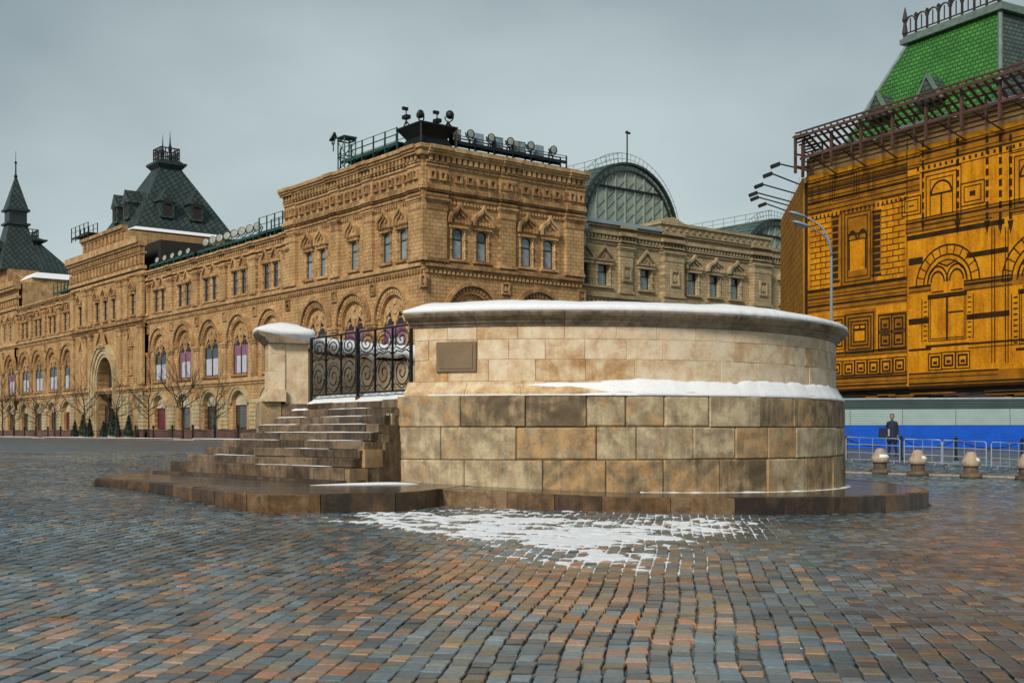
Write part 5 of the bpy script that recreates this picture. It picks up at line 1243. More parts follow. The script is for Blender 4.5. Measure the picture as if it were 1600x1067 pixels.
q = PR(); t0, z1 = c7(540, 665); t1, z0 = c7(678, 835); q.frame(t0, t1, z0, z1, .08); q.done('printed_panel')
def archwin(cxm, cy_spring, cy_sill, w, ro):
    """arched twin window with a ring of printed voussoirs"""
    tc, zs = c7(cxm, cy_spring); zl = c7(cxm, cy_sill)[1]; q = PR()
    for k in range(2): q.frame(tc-w/2+.12*k, tc+w/2-.12*k, zl+.12*k, zs, .07)
    q.r(tc-.07, tc+.07, zl, zs); q.r(tc+.1, tc+w/2-.2, zs-1.0, zs-.9); q.r(tc-w/2-.2, tc+w/2+.2, zl-.35, zl-.2)
    q.r(tc-w/2-.05, tc+w/2+.05, zs-.05, zs+.22)
    for s in (-1, 1): q.arch(tc+s*w*.25, zs+.9, w*.16, w*.16+.10, sz=1.3); q.arch(tc+s*w*.25, zs+.9, w*.25, w*.25+.09, sz=1.3); q.r(tc+s*w*.25-w*.16, tc+s*w*.25+w*.16, zs+.3, zs+.38)
    for s in (-1, 1):
        for k in range(9): q.r(tc+s*(w/2+.22)-.13, tc+s*(w/2+.22)+.13, zl+k*(zs-zl)/9+.06, zl+(k+1)*(zs-zl)/9-.16)
        q.r(tc+s*(w/2+.48)-.03, tc+s*(w/2+.48)+.03, zl, zs)
    q.line((tc-w*.42, zs+1.55), (tc-w*.2, zs+2.1), .10); q.line((tc+w*.42, zs+1.55), (tc+w*.2, zs+2.1), .10); q.line((tc-w*.22, zs+2.05), (tc, zs+1.8), .10); q.line((tc+w*.22, zs+2.05), (tc, zs+1.8), .10)
    q.arch(tc, zs+.75, ro-.10, ro); q.arch(tc, zs+.75, ro*.76-.1, ro*.76)
    for k in range(13): a = 180*(k)/12; q.arch(tc, zs+.75, ro*.76, ro, a-.9, a+.9, 1)
    q.arch(tc, zs+.75, ro*.62-.08, ro*.62); q.done('printed_window')
archwin(878, 575, 790, 2.75, 2.35); archwin(1345, 545, 800, 2.9, 2.6)
archwin(1900, 500, 800, 2.9, 2.6)
def upwin(cxm, cy0, cy1, w, rise):
    tc, z1 = c7(cxm, cy0); z0 = c7(cxm, cy1)[1]; q = PR()
    for k in range(3): q.frame(tc-w/2-.3*k, tc+w/2+.3*k, z0-.22*k, z1+.25*k, .08)
    q.r(tc-.06, tc+.06, z0, z1-.9); q.arch(tc, z1-.95, w/2-.16, w/2-.04, sz=rise); q.r(tc-w/2, tc+w/2, z1-1.0, z1-.88); q.done('printed_window')
upwin(850, -10, 175, 1.7, 1.0); upwin(1300, -110, 110, 1.8, 1.0); upwin(1750, -180, 60, 1.8, 1.0)
for cxm, cy0, cy1, w in ((703,85,180,1.5),(1003,10,128,1.7),(1480,-80,70,1.7)):
    tc, z1 = c7(cxm, cy0); z0 = c7(cxm, cy1)[1]; q = PR(); q.frame(tc-w/2, tc+w/2, z0, z1, .1); q.frame(tc-w*.36, tc+w*.36, z0+.22, z1-.22, .08); q.r(tc-.2, tc+.2, z0+.55, z1-.55); q.done('printed_panel')
# slim printed columns and edge of the module joints
q = PR()
for cx, w in ((682,.07),(760,.16),(930,.22),(1075,.20),(1140,.20),(1190,.20)):
    t, z = c7(cx, 210)
    for k in range(8): q.r(t-w/2, t+w/2, z+.15+k*.62, z+.15+k*.62+.40)
    if w > .1: q.b.prism([(t-w, z+.1), (t+w, z+.1), (t, z-.7)], -.01, .004)
for cx in (1098,1112,1165,1178): t, z = c7(cx, 900); q.r(t-.03, t+.03, z, c7(cx, 235)[1])
t, z = c7(682, 1000); q.r(t-.02, t+.02, z, ZT)
q.done('printed_column')
q = PR()                                     # blocks beneath the canopy on the left module
for c, w, z0, z1 in ((1.0, .9, -2.0, -.5), (3.6, 2.6, -2.3, -.35), (5.9, .7, -2.1, -.4)):
    for k in range(3): q.frame(c-w/2+.2*k, c+w/2-.2*k, ZT+z0+.2*k, ZT+z1-.12*k, .08) if w > 1 else q.frame(c-w/2+.1*k, c+w/2-.1*k, ZT+z0+.1*k, ZT+z1-.1*k, .05)
q.done('printed_panel')
q = PR(); t0, t1 = t680+.8, TL
t = t0
while t < t1: q.r(t, t+.16, ZT-1.45, ZT-1.25); t += .42
t = .3
while t < t680: q.r(t, t+.14, ZT-3.05, ZT-2.8); t += .36
q.done('printed_dentil')
# broad vertical folds / sewn seams, brick print on the return
q = PR(); 
for k in range(34):
    z = 1.6+k*.52; q.r(.1, sl-.1, z, z+.04)
    t = .5+(k % 2)*.5
    while t < sl-.3: q.r(t, t+.05, z+.04, z+.5); t += 1.1
q.b.box(-.012, .35, -.012, .0, 1.0, ZT-.1)
q.b.v = [(x, .12-y, z) for x, y, z in q.b.v]
q.done('printed_brickwork', 'printmid', sidecloth)
q = PR(); q.r(-.005, .26, ZB, ZT-.4, .014); q.done('printed_edge')
# dark lower storey of scaffold above the hoarding
mb = MB(); mb.box(.2, TL, .25, .35, .4, ZB); mb.build('lower_wall', M['core'], yb)
random.seed(5)
for k in range(16):
    z = 3.0+k*.09; t = random.uniform(0, 2)
    while t < TL-2:
        l = random.uniform(1.0, 3.2); mb = MB(); mb.box(t, t+l, random.uniform(-.25, -.05), .1, z, z+.055); mb.build('scaffold_board', M[random.choice(['fascia','rustbar','printmid','core','printmid'])], yb); t += l+random.uniform(.3, 2.5)
    if k > 9: break
mb = MB(); mb.box(-.1, TL, -.16, .02, ZB-.14, ZB-.005); mb.build('ledger_rail', M['print'], yb)
# fascia, snow sheets and slatted canopy along the eaves
mb = MB(); mb.box(.0, TL, .14, .6, ZT+.0, 20.05); mb.build('fascia', M['fascia'], yb)
mb = MB()
for k in range(4): mb.box(.0, TL, .05-.03*k, .16, 19.2+.3*k, 19.27+.3*k)
mb.build('fascia_moulding', M['fascia'], yb)
mb = MB(); n = 120
for k in range(n):
    t = .8+(TL-1)*k/n
    if vnoise(t, 1.0, 90, 1.6) > .42: h = .10+.18*float(vnoise(t, 2.0, 91, .7)); mb.box(t, t+(TL-1)/n*.96, -.12-.08*float(vnoise(t, 3., 92, .5)), .5, 20.06, 20.06+h)
s_ = mb.build('eaves_snow', M['snow'], yb); s_['kind'] = 'stuff'
nr = int(TL/.55)
for k in range(2, nr):
    t = k*.55; mb = MB(); mb.add([(t,-1.5,21.2),(t+.12,-1.5,21.2),(t+.12,.1,20.1),(t,.1,20.1),(t,-1.5,21.34),(t+.12,-1.5,21.34),(t+.12,.1,20.24),(t,.1,20.24)], [(0,3,2,1),(4,5,6,7),(0,1,5,4),(1,2,6,5),(2,3,7,6),(3,0,4,7)]); mb.build('canopy_rafter', M['rustbar'], yb)
for y, z in ((.1, 20.26), (-.45, 20.62), (-.95, 20.98), (-1.5, 21.36)):
    mb = MB(); mb.box(.7, TL, y-.05, y+.05, z, z+.10); mb.build('canopy_purlin', M['rustbar'], yb)
for y, z in ((-1.1, 19.7), (-1.5, 21.05)):
    mb = MB(); mb.box(.7, TL, y-.05, y+.05, z, z+.16); mb.build('canopy_rail', M['rustbar'], yb)
t = 1.0
while t < TL:
    mb = MB(); mb.box(t-.09, t+.09, -1.16, -1.02, 18.9, 21.0); mb.build('canopy_post', M['rustbar'], yb)
    mb = MB(); mb.box(t+1.2-.05, t+1.2+.05, -.6, -.52, 18.85, 20.6); mb.build('canopy_post', M['rustbar'], yb)
    mb = MB(); mb.bar((t+.1, -1.08, 20.2), (t+2.1, -.15, 18.4), .045); mb.build('canopy_strut', M['print'], yb)
    t += 2.55
# end frame of the canopy at the corner
for y, z0, z1 in ((-1.45, 18.8, 21.3), (-.8, 18.6, 20.8), (.1, 18.6, 20.4)):
    mb = MB(); mb.box(.55, .70, y-.08, y+.08, z0, z1); mb.build('canopy_post', M['rustbar'], yb)
for k in range(9):
    z = 20.0+k*.15; mb = MB(); mb.box(.3, 1.6, .1-k*.19, .16-k*.19, z, z+.1); mb.build('canopy_slat', M['rustbar'], yb)
for z in (19.2, 20.0): mb = MB(); mb.box(.56, .66, -1.45, .1, z, z+.12); mb.build('canopy_rail', M['rustbar'], yb)
# green tiled roof
def hexa(b, t): 
    mb = MB(); mb.add(b+t, [(0,3,2,1),(4,5,6,7),(0,1,5,4),(1,2,6,5),(2,3,7,6),(3,0,4,7)]); return mb
zr0, zr1 = 19.9, 28.2; B_ = [(-.6,2.9,zr0),(13.2,2.9,zr0),(13.2,18,zr0),(-.6,18,zr0)]; T_ = [(2.6,7,zr1),(10.0,7,zr1),(10.0,14,zr1),(2.6,14,zr1)]
mb = MB(); mb.add(B_+T_, [(0,1,5,4)], 0); mb.add(B_+T_, [(1,2,6,5),(2,3,7,6),(3,0,4,7),(4,5,6,7)], 1); rf = mb.build('hipped_roof', [M['tilegreen'], M['tilegrey']], yb)
for p0, p1 in zip(B_, T_): mb = MB(); mb.bar(p0, p1, .16, 6); sub('hip_ridge', mb.mesh('hip_ridge', M['verdigris']), rf)
mb = MB(); mb.box(2.2, 10.4, 6.6, 14.4, zr1-.05, zr1+.3); mb.box(2.35, 10.25, 6.75, 14.25, zr1+.3, zr1+.5); sub('roof_cap', mb.mesh('roof_cap', M['verdigris']), rf)
n = 9
for k in range(n):
    x = 2.5+7.6*k/(n-1); mb = MB(); mb.box(x-.06, x+.06, 6.74, 6.86, zr1+.5, zr1+1.55)
    if k in (0, n-1): mb.lathe([(.12,zr1+.5),(.2,zr1+.7),(.1,zr1+1.4),(.2,zr1+1.6),(.02,zr1+2.5)], 8, x, 6.8)
    sub('crest_post', mb.mesh('crest_post', M['crest']), rf)
    if k < n-1:
        c = x+.475; mb = MB(); mb.archband(c, zr1+1.35, .36, .44, 6.75, 6.85, 0, 180, 10); mb.archband(x, zr1+1.72, .05, .17, 6.75, 6.85, 0, 360, 4); mb.box(x, x+.95, 6.77, 6.83, zr1+.62, zr1+.70); mb.box(c-.03, c+.03, 6.77, 6.83, zr1+.7, zr1+1.6); sub('crest_arch', mb.mesh('crest_arch', M['crest']), rf)
for t, z in ((3.0, 23.0), (7.2, 23.1)):
    y = 2.9+(z-zr0)/(zr1-zr0)*4.1; mb = MB(); mb.prism([(t-1.0,z-.4),(t,z+1.2),(t+1.0,z-.4)], y-.9, y+1.0); d = sub('dormer', mb.mesh('dormer', M['tilegrey']), rf); mb = MB(); mb.band([(t-1.15,z-.45),(t,z+1.4),(t+1.15,z-.45)], [(t-.95,z-.45),(t,z+1.1),(t+.95,z-.45)], y-1.0, y-.7); mb.build('dormer_trim', M['verdigris'], d) if False else sub('dormer_trim', mb.mesh('dormer_trim', M['verdigris']), rf)
mb = MB(); mb.box(5.6, 6.3, 4.8, 5.6, 24.0, 24.6); sub('roof_hatch', mb.mesh('roof_hatch', M['print']), rf)
# floodlights on long arms beside the shroud
arms = [((1250,262),(1217,256),81), ((1245,288),(1205,271),82.5), ((1236,300),(1191,288),85), ((1230,313),(1182,301),88), ((1226,319),(1184,308),91), ((1228,330),(1196,318),94)]
for k, (b_, e_, Y_) in enumerate(arms):
    p0, p1 = at(*b_, Y_), at(*e_, Y_-.6); o = empty('arm_floodlight', p0); tag(o, 'floodlight on a long thin arm leaning out from the shrouded building', 'floodlight', 'arm floodlights at the shroud corner')
    d = p1-p0; mb = MB(); mb.bar((.9, .3, -.2), d, .055, 5); mb.build('arm', M['blackmetal'], o)
    mb = MB(); q = d+Vector((-.15, 0, -.12)); mb.add([(q.x-.34,q.y-.2,q.z-.22),(q.x+.24,q.y-.2,q.z+.0),(q.x+.24,q.y+.2,q.z),(q.x-.34,q.y+.2,q.z-.22),(q.x-.42,q.y-.2,q.z+.0),(q.x+.16,q.y-.2,q.z+.22),(q.x+.16,q.y+.2,q.z+.22),(q.x-.42,q.y+.2,q.z)], [(0,3,2,1),(4,5,6,7),(0,1,5,4),(1,2,6,5),(2,3,7,6),(3,0,4,7)]); mb.build('lamp_head', M['blackmetal'], o)
# ------------------------------------------------------------------ street furniture on the right
def gat(px, py):                             # ground point under a photo pixel
    lo, hi = 6.0, 300.0; k = (px-800)/F; s = (py-HZ)/F
    f = lambda Y: CAMZ-zgf(k*Y, Y)-s*Y
    for _ in range(60):
        m = (lo+hi)/2
        if f(m) > 0: lo = m
        else: hi = m
    return Vector((k*lo, lo, zgf(k*lo, lo)))
# hoarding
H0, H1 = Vector((9.0, 63.5, 0)), Vector((46.0, 55.4, 0)); hd = H1-H0; HL = hd.length
hf = empty('site_hoarding', (H0.x, H0.y, .62), math.atan2(hd.y, hd.x)); tag(hf, 'ribbed metal hoarding banded slate, white and blue before the shrouded building', 'fence')
def ribbed(z0, z1, mat, name, pitch=.115):
    n = int(round((z1-z0)/pitch)); p = (z1-z0)/n; vs = []
    prof = []
    for k in range(n): prof += [(0, z0+p*k), (-.03, z0+p*(k+.18)), (-.03, z0+p*(k+.82)), (0, z0+p*(k+1))]
    mb = MB(); m = len(prof)
    mb.add([(0, y, z) for y, z in prof]+[(HL, y, z) for y, z in prof], [(k, k+m, k+m+1, k+1) for k in range(m-1)]); return mb.build(name, M[mat], hf)
ribbed(.12, 1.33, 'blue', 'blue_band'); ribbed(1.332, 2.15, 'white', 'white_band'); ribbed(2.152, 2.66, 'slate', 'slate_band')
mb = MB(); mb.box(0, HL, -.07, .09, 2.662, 2.74); mb.build('top_rail', M['steel'], hf)
x = 1.0
while x < HL: mb = MB(); mb.box(x-.03, x+.03, .02, .09, 0, 2.66); mb.build('fence_post', M['steel'], hf); mb = MB(); mb.box(x-.012, x+.012, -.034, -.005, .12, 2.66); mb.build('panel_seam', M['slate'], hf); x += 2.6
mb = MB(); mb.box(0, HL, -.2, .2, -.4, .115); mb.build('footing', M['bollardbase'], hf)
# crowd barriers
def barrier(p, q, lb):
    d = q-p; L_ = math.hypot(d.x, d.y); o = empty('crowd_barrier', p, math.atan2(d.y, d.x)); tag(o, lb, 'barrier', 'crowd barriers in a row')
    sl_ = (q.z-p.z)/L_
    mb = MB(); mb.tube([(.0,0,.1),(0,0,1.02),(.06,0,1.1),(L_-.06,0,1.1+sl_*L_),(L_,0,1.02+sl_*L_),(L_,0,.1+sl_*L_)], .024, 6); mb.build('frame', M['steel'], o)
    for z in (.16, .46, .80): mb = MB(); mb.bar((0,0,z), (L_,0,z+sl_*L_), .016, 5); mb.build('rail', M['steel'], o)
    for k in range(1, 4): x = L_*k/4; mb = MB(); mb.bar((x,0,.16+sl_*x), (x,0,1.1+sl_*x), .011, 5); mb.build('baluster', M['steel'], o)
    for x in (.25, L_-.25): mb = MB(); mb.bar((x,-.32,.03+sl_*x), (x,.32,.03+sl_*x), .022, 5); mb.bar((x,0,.03+sl_*x), (x,0,.18+sl_*x), .02, 5); mb.build('foot', M['steel'], o)
bp = [(1322,1406,722.5,726.5), (1413,1471,727,729), (1473,1541,729.5,733), (1549,1606,733.5,737)]
for (a, b, y0, y1), lb in zip(bp, ('galvanised crowd barrier right beside the round rostrum wall','galvanised crowd barrier behind the second bollard from the rostrum','galvanised crowd barrier behind the third bollard from the rostrum','galvanised crowd barrier at the far end of the bollard row')): barrier(gat(a, y0), gat(b, y1), lb)
# stone bollards
bol = [(1375,739.5,'squat pale stone bollard beside the rostrum platform'),(1434,742.5,'squat pale stone bollard, second from the rostrum'),(1517,746.5,'squat pale stone bollard, third from the rostrum'),(1604,750,'squat pale stone bollard, farthest along the row from the rostrum')]
for px, py, lb in bol:
    g = gat(px, py); o = empty('stone_bollard', g, random.uniform(0, 1)); tag(o, lb, 'bollard', 'stone bollards in a row'); k = 1.0
    mb = MB(); mb.lathe([(.01,.02),(.38,.0),(.40,.06),(.37,.15),(.25,.19),(.25,.40),(.30,.44)], 16); mb.build('foot', M['bollardbase'], o, smooth=False)
    mb = MB(); mb.lathe([(.28,.42),(.33,.45),(.335,.58),(.30,.66),(.24,.74),(.20,.84),(.17,.91),(.11,.955),(.01,.97)], 18); mb.build('head', M['bollard'], o, smooth=True)
    mb = MB(); mb.lathe([(.31,.645),(.33,.62),(.32,.67),(.27,.72),(.25,.735)], 12, 0, 0, 0, 250, 380); mb.build('snow_rim', M['snow'], o)
# chained posts
cps = [(1322,716,'redpost','dark red post at the end of the chain beside the rostrum'),(1408,717,'blackmetal','slim black post of the chain, between the walker and the rostrum row'),(1494,719,'blackmetal','slim black chain post before the blue hoarding'),(1597,722,'blackmetal','slim black post at the far end of the chain')]
prev = None; pl = ''
for px, py, mt, lb in cps:
    g = gat(px, py); o = empty('chain_post', g); tag(o, lb, 'post', 'posts with chain'); mb = MB(); mb.lathe([(.06,-.05),(.06,.9),(.08,.92),(.08,.98),(.02,1.03)], 8); mb.build('shaft', M[mt], o)
    mb = MB(); mb.lathe([(.11,-.02),(.11,.05),(.06,.08)], 8); mb.build('foot_ring', M[mt], o)
    if prev is not None:
        pts = [prev.lerp(g, t/10)+Vector((0, 0, .9-.34*4*(t/10)*(1-t/10))) for t in range(11)]; mb = MB(); mb.tube([p-prev for p in pts], .022, 5)
        c = mb.build('chain', M['blackmetal'], None, prev); tag(c, {'dark red':'dark chain hanging from the dark red post beside the rostrum','slim bla':'dark chain hanging between two slim black posts before the hoarding'}[pl], 'chain', 'hanging chains')
    prev = g; pl = lb[:8]
# kerb line between the bollards and the setts
mb = MB(); K = 24; vs = []
for k in range(K+1):
    p = gat(1300+360*k/K, 737.5+11*k/K)
    vs += [(p.x,p.y-.12,p.z-.03),(p.x,p.y-.12,p.z+.05),(p.x,p.y+.16,p.z+.05),(p.x,p.y+.16,p.z-.03)]
mb.add(vs, [(4*k+q, 4*k+(q+1)%4, 4*k+4+(q+1)%4, 4*k+4+q) for k in range(K) for q in range(4)]); tag(mb.build('kerb', M['bollard']), kind='structure')
# street lamp behind the rostrum
LX, LY = ray(1299, 47), 47.0; lz = zgf(LX, LY)
o = empty('street_lamp', (LX, LY, lz)); tag(o, 'tall pale street lamp with two curved arms behind the rostrum', 'street lamp')
zt = zat(400, 47)-lz
mb = MB(); mb.lathe([(.12,0),(.12,1.3),(.085,1.35),(.07,5.0),(.05,zt)], 12); mb.build('pole', M['lamp'], o, smooth=True)
mb = MB(); mb.lathe([(.24,-.05),(.24,.3),(.19,.4),(.17,.42)], 12); mb.build('base', M['lamp'], o)
for (hx, hy), dy in (((1240,334),.35), ((1246,349),-.35)):
    e = at(hx+20, hy+6, 47+dy)-Vector((LX, LY, lz)); c0 = Vector((0, 0, zt)); pts = []
    for k in range(13):
        t = k/12; b1 = Vector((-.03, dy*.1, zt+.62*(e.z-zt)+.10)); b2 = Vector((e.x*.52, dy*.6, e.z-.22))
        pts.append(c0*(1-t)**3+b1*3*t*(1-t)**2+b2*3*t*t*(1-t)+e*t**3)
    mb = MB(); mb.tube(pts, [.046-.018*k/12 for k in range(13)], 7); mb.build('arm', M['lamp'], o, smooth=True)
    d = (at(hx, hy, 47+dy)-at(hx+20, hy+6, 47+dy)).normalized(); mb = MB(); L_ = .75; up_ = Vector((0,0,1)); sdv = d.cross(up_).normalized()
    vs = []; 
    for t, wd, hh in ((-.02,.05,.05),(.12,.12,.09),(.4,.17,.11),(.62,.15,.09),(.75,.05,.04)):
        c = e+d*t
        for a in range(8): an = a*PI/4; vs.append(c+sdv*wd*math.cos(an)+up_*hh*(math.sin(an) if math.sin(an) > 0 else .5*math.sin(an)))
    mb.add(vs, [(8*k+a, 8*k+(a+1)%8, 8*k+8+(a+1)%8, 8*k+8+a) for k in range(4) for a in range(8)]+[tuple(range(8)), tuple(range(32,40))]); hdp = mb.build('lamp_head', M['lamp'], o, smooth=True)
    mb = MB(); c = e+d*.4; mb.add([c+sdv*s*.12+d*q-up_*.075 for s, q in ((-1,-.22),(1,-.22),(1,.22),(-1,.22))]+[c+sdv*s*.08+d*q-up_*.11 for s, q in ((-1,-.16),(1,-.16),(1,.16),(-1,.16))], [(0,3,2,1),(4,5,6,7),(0,1,5,4),(1,2,6,5),(2,3,7,6),(3,0,4,7)]); mb.build('lamp_glass', M['lampglass'], hdp)
# ------------------------------------------------------------------ person walking along the hoarding
def skin(name, verts, edges, radii, mat, parent, root=0, sub_=2):
    me = bpy.data.meshes.new(name); me.from_pydata(verts, edges, []); me.materials.append(M[mat]); me.update()
    o = link(name, me, parent); md = o.modifiers.new('Skin', 'SKIN'); md.use_smooth_shade = True
    if not me.skin_vertices: 
        bm = bmesh.new(); bm.from_mesh(me); bm.verts.layers.skin.verify(); bm.to_mesh(me); bm.free()
    for i, sv_ in enumerate(me.skin_vertices[0].data):
        r = radii[i]; sv_.radius = r if isinstance(r, tuple) else (r, r); sv_.use_root = (i == root)
    ss = o.modifiers.new('Sub', 'SUBSURF'); ss.levels = sub_; ss.render_levels = sub_
    return o
g = gat(1394, 713.5)
pe = empty('person', g, 0); tag(pe, 'person in a dark coat walking along the blue hoarding with a bag', 'person')
S_ = (713.5-647)*g.y/F/1.76
pe.scale = (S_, S_, S_)
V_ = [(0,0,.95),(0,0,1.15),(0,0,1.36),(0,0,1.47),(0,-.01,1.53),
      (-.09,0,.90),(-.10,.03,.50),(-.10,.10,.10),(-.14,.06,.035),(.09,0,.90),(.12,-.02,.50),(.20,.02,.10),(.10,-.03,.035),
      (-.17,0,1.40),(-.22,.02,1.13),(-.26,-.06,.90),(.17,0,1.40),(.22,0,1.12),(.20,-.06,.88)]
E_ = [(0,1),(1,2),(2,3),(3,4),(0,5),(5,6),(6,7),(7,8),(0,9),(9,10),(10,11),(11,12),(2,13),(13,14),(14,15),(2,16),(16,17),(17,18)]
Rr = [(.17,.12),(.16,.115),(.18,.12),.06,.055,.095,.07,.05,.045,.095,.07,.05,.045,.075,.06,.045,.075,.06,.045]
skin('body', V_, E_, Rr, 'coat', pe)
mb = MB(); mb.lathe([(.12,1.46),(.19,1.36),(.21,1.2),(.19,1.02),(.215,.80),(.225,.62),(.20,.61),(.17,.8)], 14); mb.v = [(x*1.05, y*.72, z) for x, y, z in mb.v]; mb.build('coat', M['coat'], pe, smooth=True)
mb = MB(); mb.lathe([(.01,1.52),(.055,1.53),(.075,1.58),(.088,1.65),(.085,1.71),(.05,1.755),(.01,1.765)], 12); mb.v = [(x*.9-.01, y*1.05-.015, z) for x, y, z in mb.v]; hd_ = mb.build('head', M['skin'], pe, smooth=True)
mb = MB(); mb.lathe([(.095,1.62),(.102,1.68),(.095,1.73),(.06,1.775),(.01,1.79)], 12); mb.v = [(x*.92+.002, y*1.02+.012, z) for x, y, z in mb.v]; mb.build('hair', M['hair'], hd_, smooth=True)
mb = MB(); mb.prism([(-.012,1.62),(-.005,1.66),(.008,1.66),(.012,1.62)], -.125, -.09); mb.build('nose', M['skin'], hd_)
for s, x0 in ((-1, -.26), (1, .20)):
    mb = MB(); mb.lathe([(.01,.78),(.03,.80),(.038,.85),(.03,.90)], 8, x0, -.06); mb.build('hand', M['skin'], pe, smooth=True)
bgp = empty('shoulder_bag', (g.x-.27*S_, g.y-.10, g.z)); tag(bgp, 'dark shoulder bag with pale patch held by the walking person', 'bag')
mb = MB(); mb.frust(-.16*S_, 0, .78*S_, 1.18*S_, .15*S_, .07*S_, .12*S_, .06*S_); mb.build('pouch', M['coat'], bgp)
mb = MB(); mb.box(.04*S_, .11*S_, -.10, -.085, .85*S_, 1.15*S_); mb.build('flap', M['bag'], bgp)
mb = MB(); mb.tube([(-.24*S_,0,1.16*S_),(-.02,-.02,1.3*S_),(.16*S_,-.03,1.43*S_)], .015, 5); mb.build('strap', M['coat'], bgp)
# ------------------------------------------------------------------ along the arcade: kerb, trees, planters, posts
def fpos(px, o):                             # point in front of the long front, o metres out, under photo column px
    r = (px-800)/F; t = (-7-.785*o-r*(94-.62*o))/(.62+.785*r); x, y = -7-.62*t-.785*o, 94+.785*t-.62*o; return Vector((x, y, zgf(x, y))), t
mb = MB(); mb.box(-4.6, -4.3, -2, 200, .70, .92); o_ = mb.build('kerb', M['bollard'], None, (-7, 94, 0), GA); tag(o_, kind='structure')
mb = MB(); n = 130
for k in range(n):
    y0 = 4+k*1.3
    if vnoise(y0, 1., 77, 6.0) > .30: mb.box(-4.75, -4.1+.3*float(vnoise(y0, 5., 78, 2.)), y0, y0+1.3, .925, .955+.05*float(vnoise(y0, 2., 79, 3.0)))
tag(mb.build('kerb_snow', M['snow'], None, (-7, 94, 0), GA), 'line of snow along the far kerb before the arcade', 'snow', kind='stuff')
for (x0, x1, yy, wd, lb) in ((-60, 272, 706.5, .28, 'thin pale line of slush across the cobbles before the arcade'), (-60, 78, 733, .18, 'short pale streak of slush on the cobbles at the open side')):
    vs = []; K = 40
    for k in range(K+1):
        g = gat(x0+(x1-x0)*k/K, yy-.4*math.sin(k*.3)); w2 = wd*(.4+.6*float(vnoise(k*.3, 0., 66, 1.)))*math.sin(PI*(k+.3)/(K+.6))**.3; vs += [(g.x, g.y-w2, g.z+.012), (g.x, g.y+w2, g.z+.012)]
    mb = MB(); mb.add(vs, [(2*k, 2*k+2, 2*k+3, 2*k+1) for k in range(K)]); tag(mb.build('slush_line', M['paint']), lb, 'slush', kind='stuff')
def bare_tree(seed, H):
    rg = random.Random(seed); tr = MB(); brn = MB()
    tr.tube([(0,0,-.1),(.03,.02,.8),(-.03,.0,1.6),(.02,.03,H*.36),(.0,.0,H*.52)], [.15,.12,.10,.085,.065], 7)
    def grow(p, d, l, r, lv):
        n = 4; pts = [p]; rr = [r]
        for k in range(n):
            d = (d+Vector((rg.uniform(-.22,.22), rg.uniform(-.22,.22), rg.uniform(-.06,.20)))).normalized(); p = p+d*l/n; pts.append(p); rr.append(r*(1-.5*(k+1)/n))
        brn.tube(pts, rr, 4 if lv else 5)
        if lv < 3:
            for k in range(rg.choice([3, 4]) if lv < 2 else 3):
                q = pts[rg.randint(1, n)]; a = rg.uniform(0, 2*PI); sp = rg.uniform(.5, .95)
                nd = (d+Vector((math.cos(a)*sp, math.sin(a)*sp, rg.uniform(-.1,.45)))).normalized(); grow(q, nd, l*rg.uniform(.5,.75), max(.012, r*.5), lv+1)
    for k in range(9):
        z = H*(.30+.24*k/8); a = k*2.4+rg.uniform(-.4,.4); e = rg.uniform(.35,.9); grow(Vector((0,0,z)), Vector((math.cos(a), math.sin(a), e)).normalized(), H*rg.uniform(.26,.38), .05, 1)
    grow(Vector((0,0,H*.5)), Vector((0,0,1)), H*.4, .06, 0)
    return tr.mesh('trunk', M['bark']), brn.mesh('branches', M['bark'])
tm = [bare_tree(s, h) for s, h in ((3, 8.2), (8, 7.4), (15, 6.6))]
tdesc = [(4,0,1.1,'bare tree before the middle block with the spire, farthest along the arcade'),(22,1,.9,'bare young tree before the far wing below the spire'),(56,2,1.0,'bare low tree before the far wing of the arcade'),(85,0,.85,'bare tree before the far wing near the entrance block'),(132,1,1.0,'bare tree just beyond the entrance arch'),(182,2,1.05,'bare tree before the entrance arch'),(232,0,.92,'bare spreading tree before the first shop window beside the entrance arch'),(285,1,1.12,'bare tall slim tree before the second shop window from the entrance arch'),(336,2,.93,'bare low tree before the red shop window, nearest the rostrum steps')]
for k, (px, v_, s, lb) in enumerate(tdesc):
    p, t = fpos(px, 3.4); o = empty('bare_tree', p, k*1.7); tag(o, lb, 'tree', 'bare trees along the arcade'); o.scale = (s, s, s)
    link('trunk', tm[v_][0], o); link('branches', tm[v_][1], o)
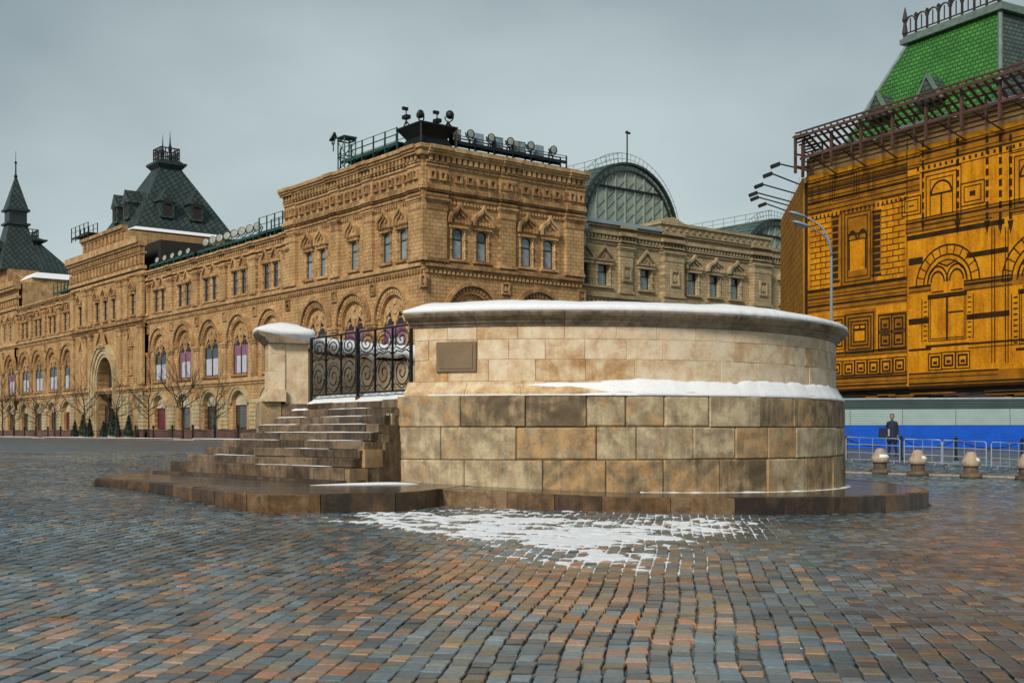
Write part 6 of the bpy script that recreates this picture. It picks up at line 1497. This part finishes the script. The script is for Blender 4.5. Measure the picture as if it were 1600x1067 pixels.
def fir_mesh():
    rg = random.Random(4); mb = MB()
    for k in range(420):
        z = rg.uniform(.35, 2.25)**1.0; rmax = .62*(1-(z-.3)/2.1)+.04; a = rg.uniform(0, 2*PI); r = rmax*rg.uniform(.55, 1.05); p = Vector((r*math.cos(a), r*math.sin(a), z)); d = Vector((math.cos(a), math.sin(a), -.25)); sdv = Vector((-math.sin(a), math.cos(a), 0))*.07
        mb.add([p-sdv-d*.1, p+sdv-d*.1+Vector((0,0,.03)), p+d*.14], [(0,1,2)])
    mb.lathe([(.5,.32),(.45,.6),(.28,1.2),(.12,1.9),(.01,2.4)], 9); return mb.mesh('crown', M['fir'])
fm = fir_mesh(); mb = MB(); mb.frust(0,0,-.1,.42,.24,.24,.30,.30); mb.box(-.33,.33,-.33,.33,.42,.50); pm = mb.mesh('planter', M['pot'])
for k, (px, s, ot) in enumerate(((117,1.0,2.2),(130,1.35,2.0),(140,1.1,2.4),(162,.95,1.6),(176,1.6,1.4),(201,1.2,2.0),(183,1.1,2.2))):
    p, t = fpos(px, ot); o = empty('potted_fir', p); tag(o, 'small dark fir in a white planter by the entrance arch', 'fir tree', 'potted firs by the entrance'); o.scale = (s, s, s); link('crown', fm, o); link('planter', pm, o)
mb = MB(); mb.lathe([(.07,-.1),(.07,.95),(.11,1.0),(.11,1.12),(.03,1.2)], 8); sm = mb.mesh('shaft', M['blackmetal']); mb = MB(); mb.lathe([(.13,-.05),(.13,.1),(.07,.18)], 8); fmm = mb.mesh('foot_ring', M['blackmetal']); prev = None
for k in range(16):
    t = 20+k*5.2; o_ = 4.0; p = Vector((-7-.62*t-.785*o_, 94+.785*t-.62*o_, 0)); p.z = zgf(p.x, p.y)
    o = empty('kerb_post', p); tag(o, 'thin black post of the chain fence along the far kerb', 'post', 'kerb posts before the arcade'); o.scale = (1.3, 1.3, 1.3); link('shaft', sm, o); link('foot_ring', fmm, o)
    if prev is not None:
        mb = MB(); d = p-prev; mb.tube([d*(q/8)+Vector((0,0,1.25-.35*4*(q/8)*(1-q/8))) for q in range(9)], .03, 4); c = mb.build('chain', M['blackmetal'], None, prev); tag(c, 'thin chain slung between the black kerb posts before the arcade', 'chain', 'kerb chains')
    prev = p
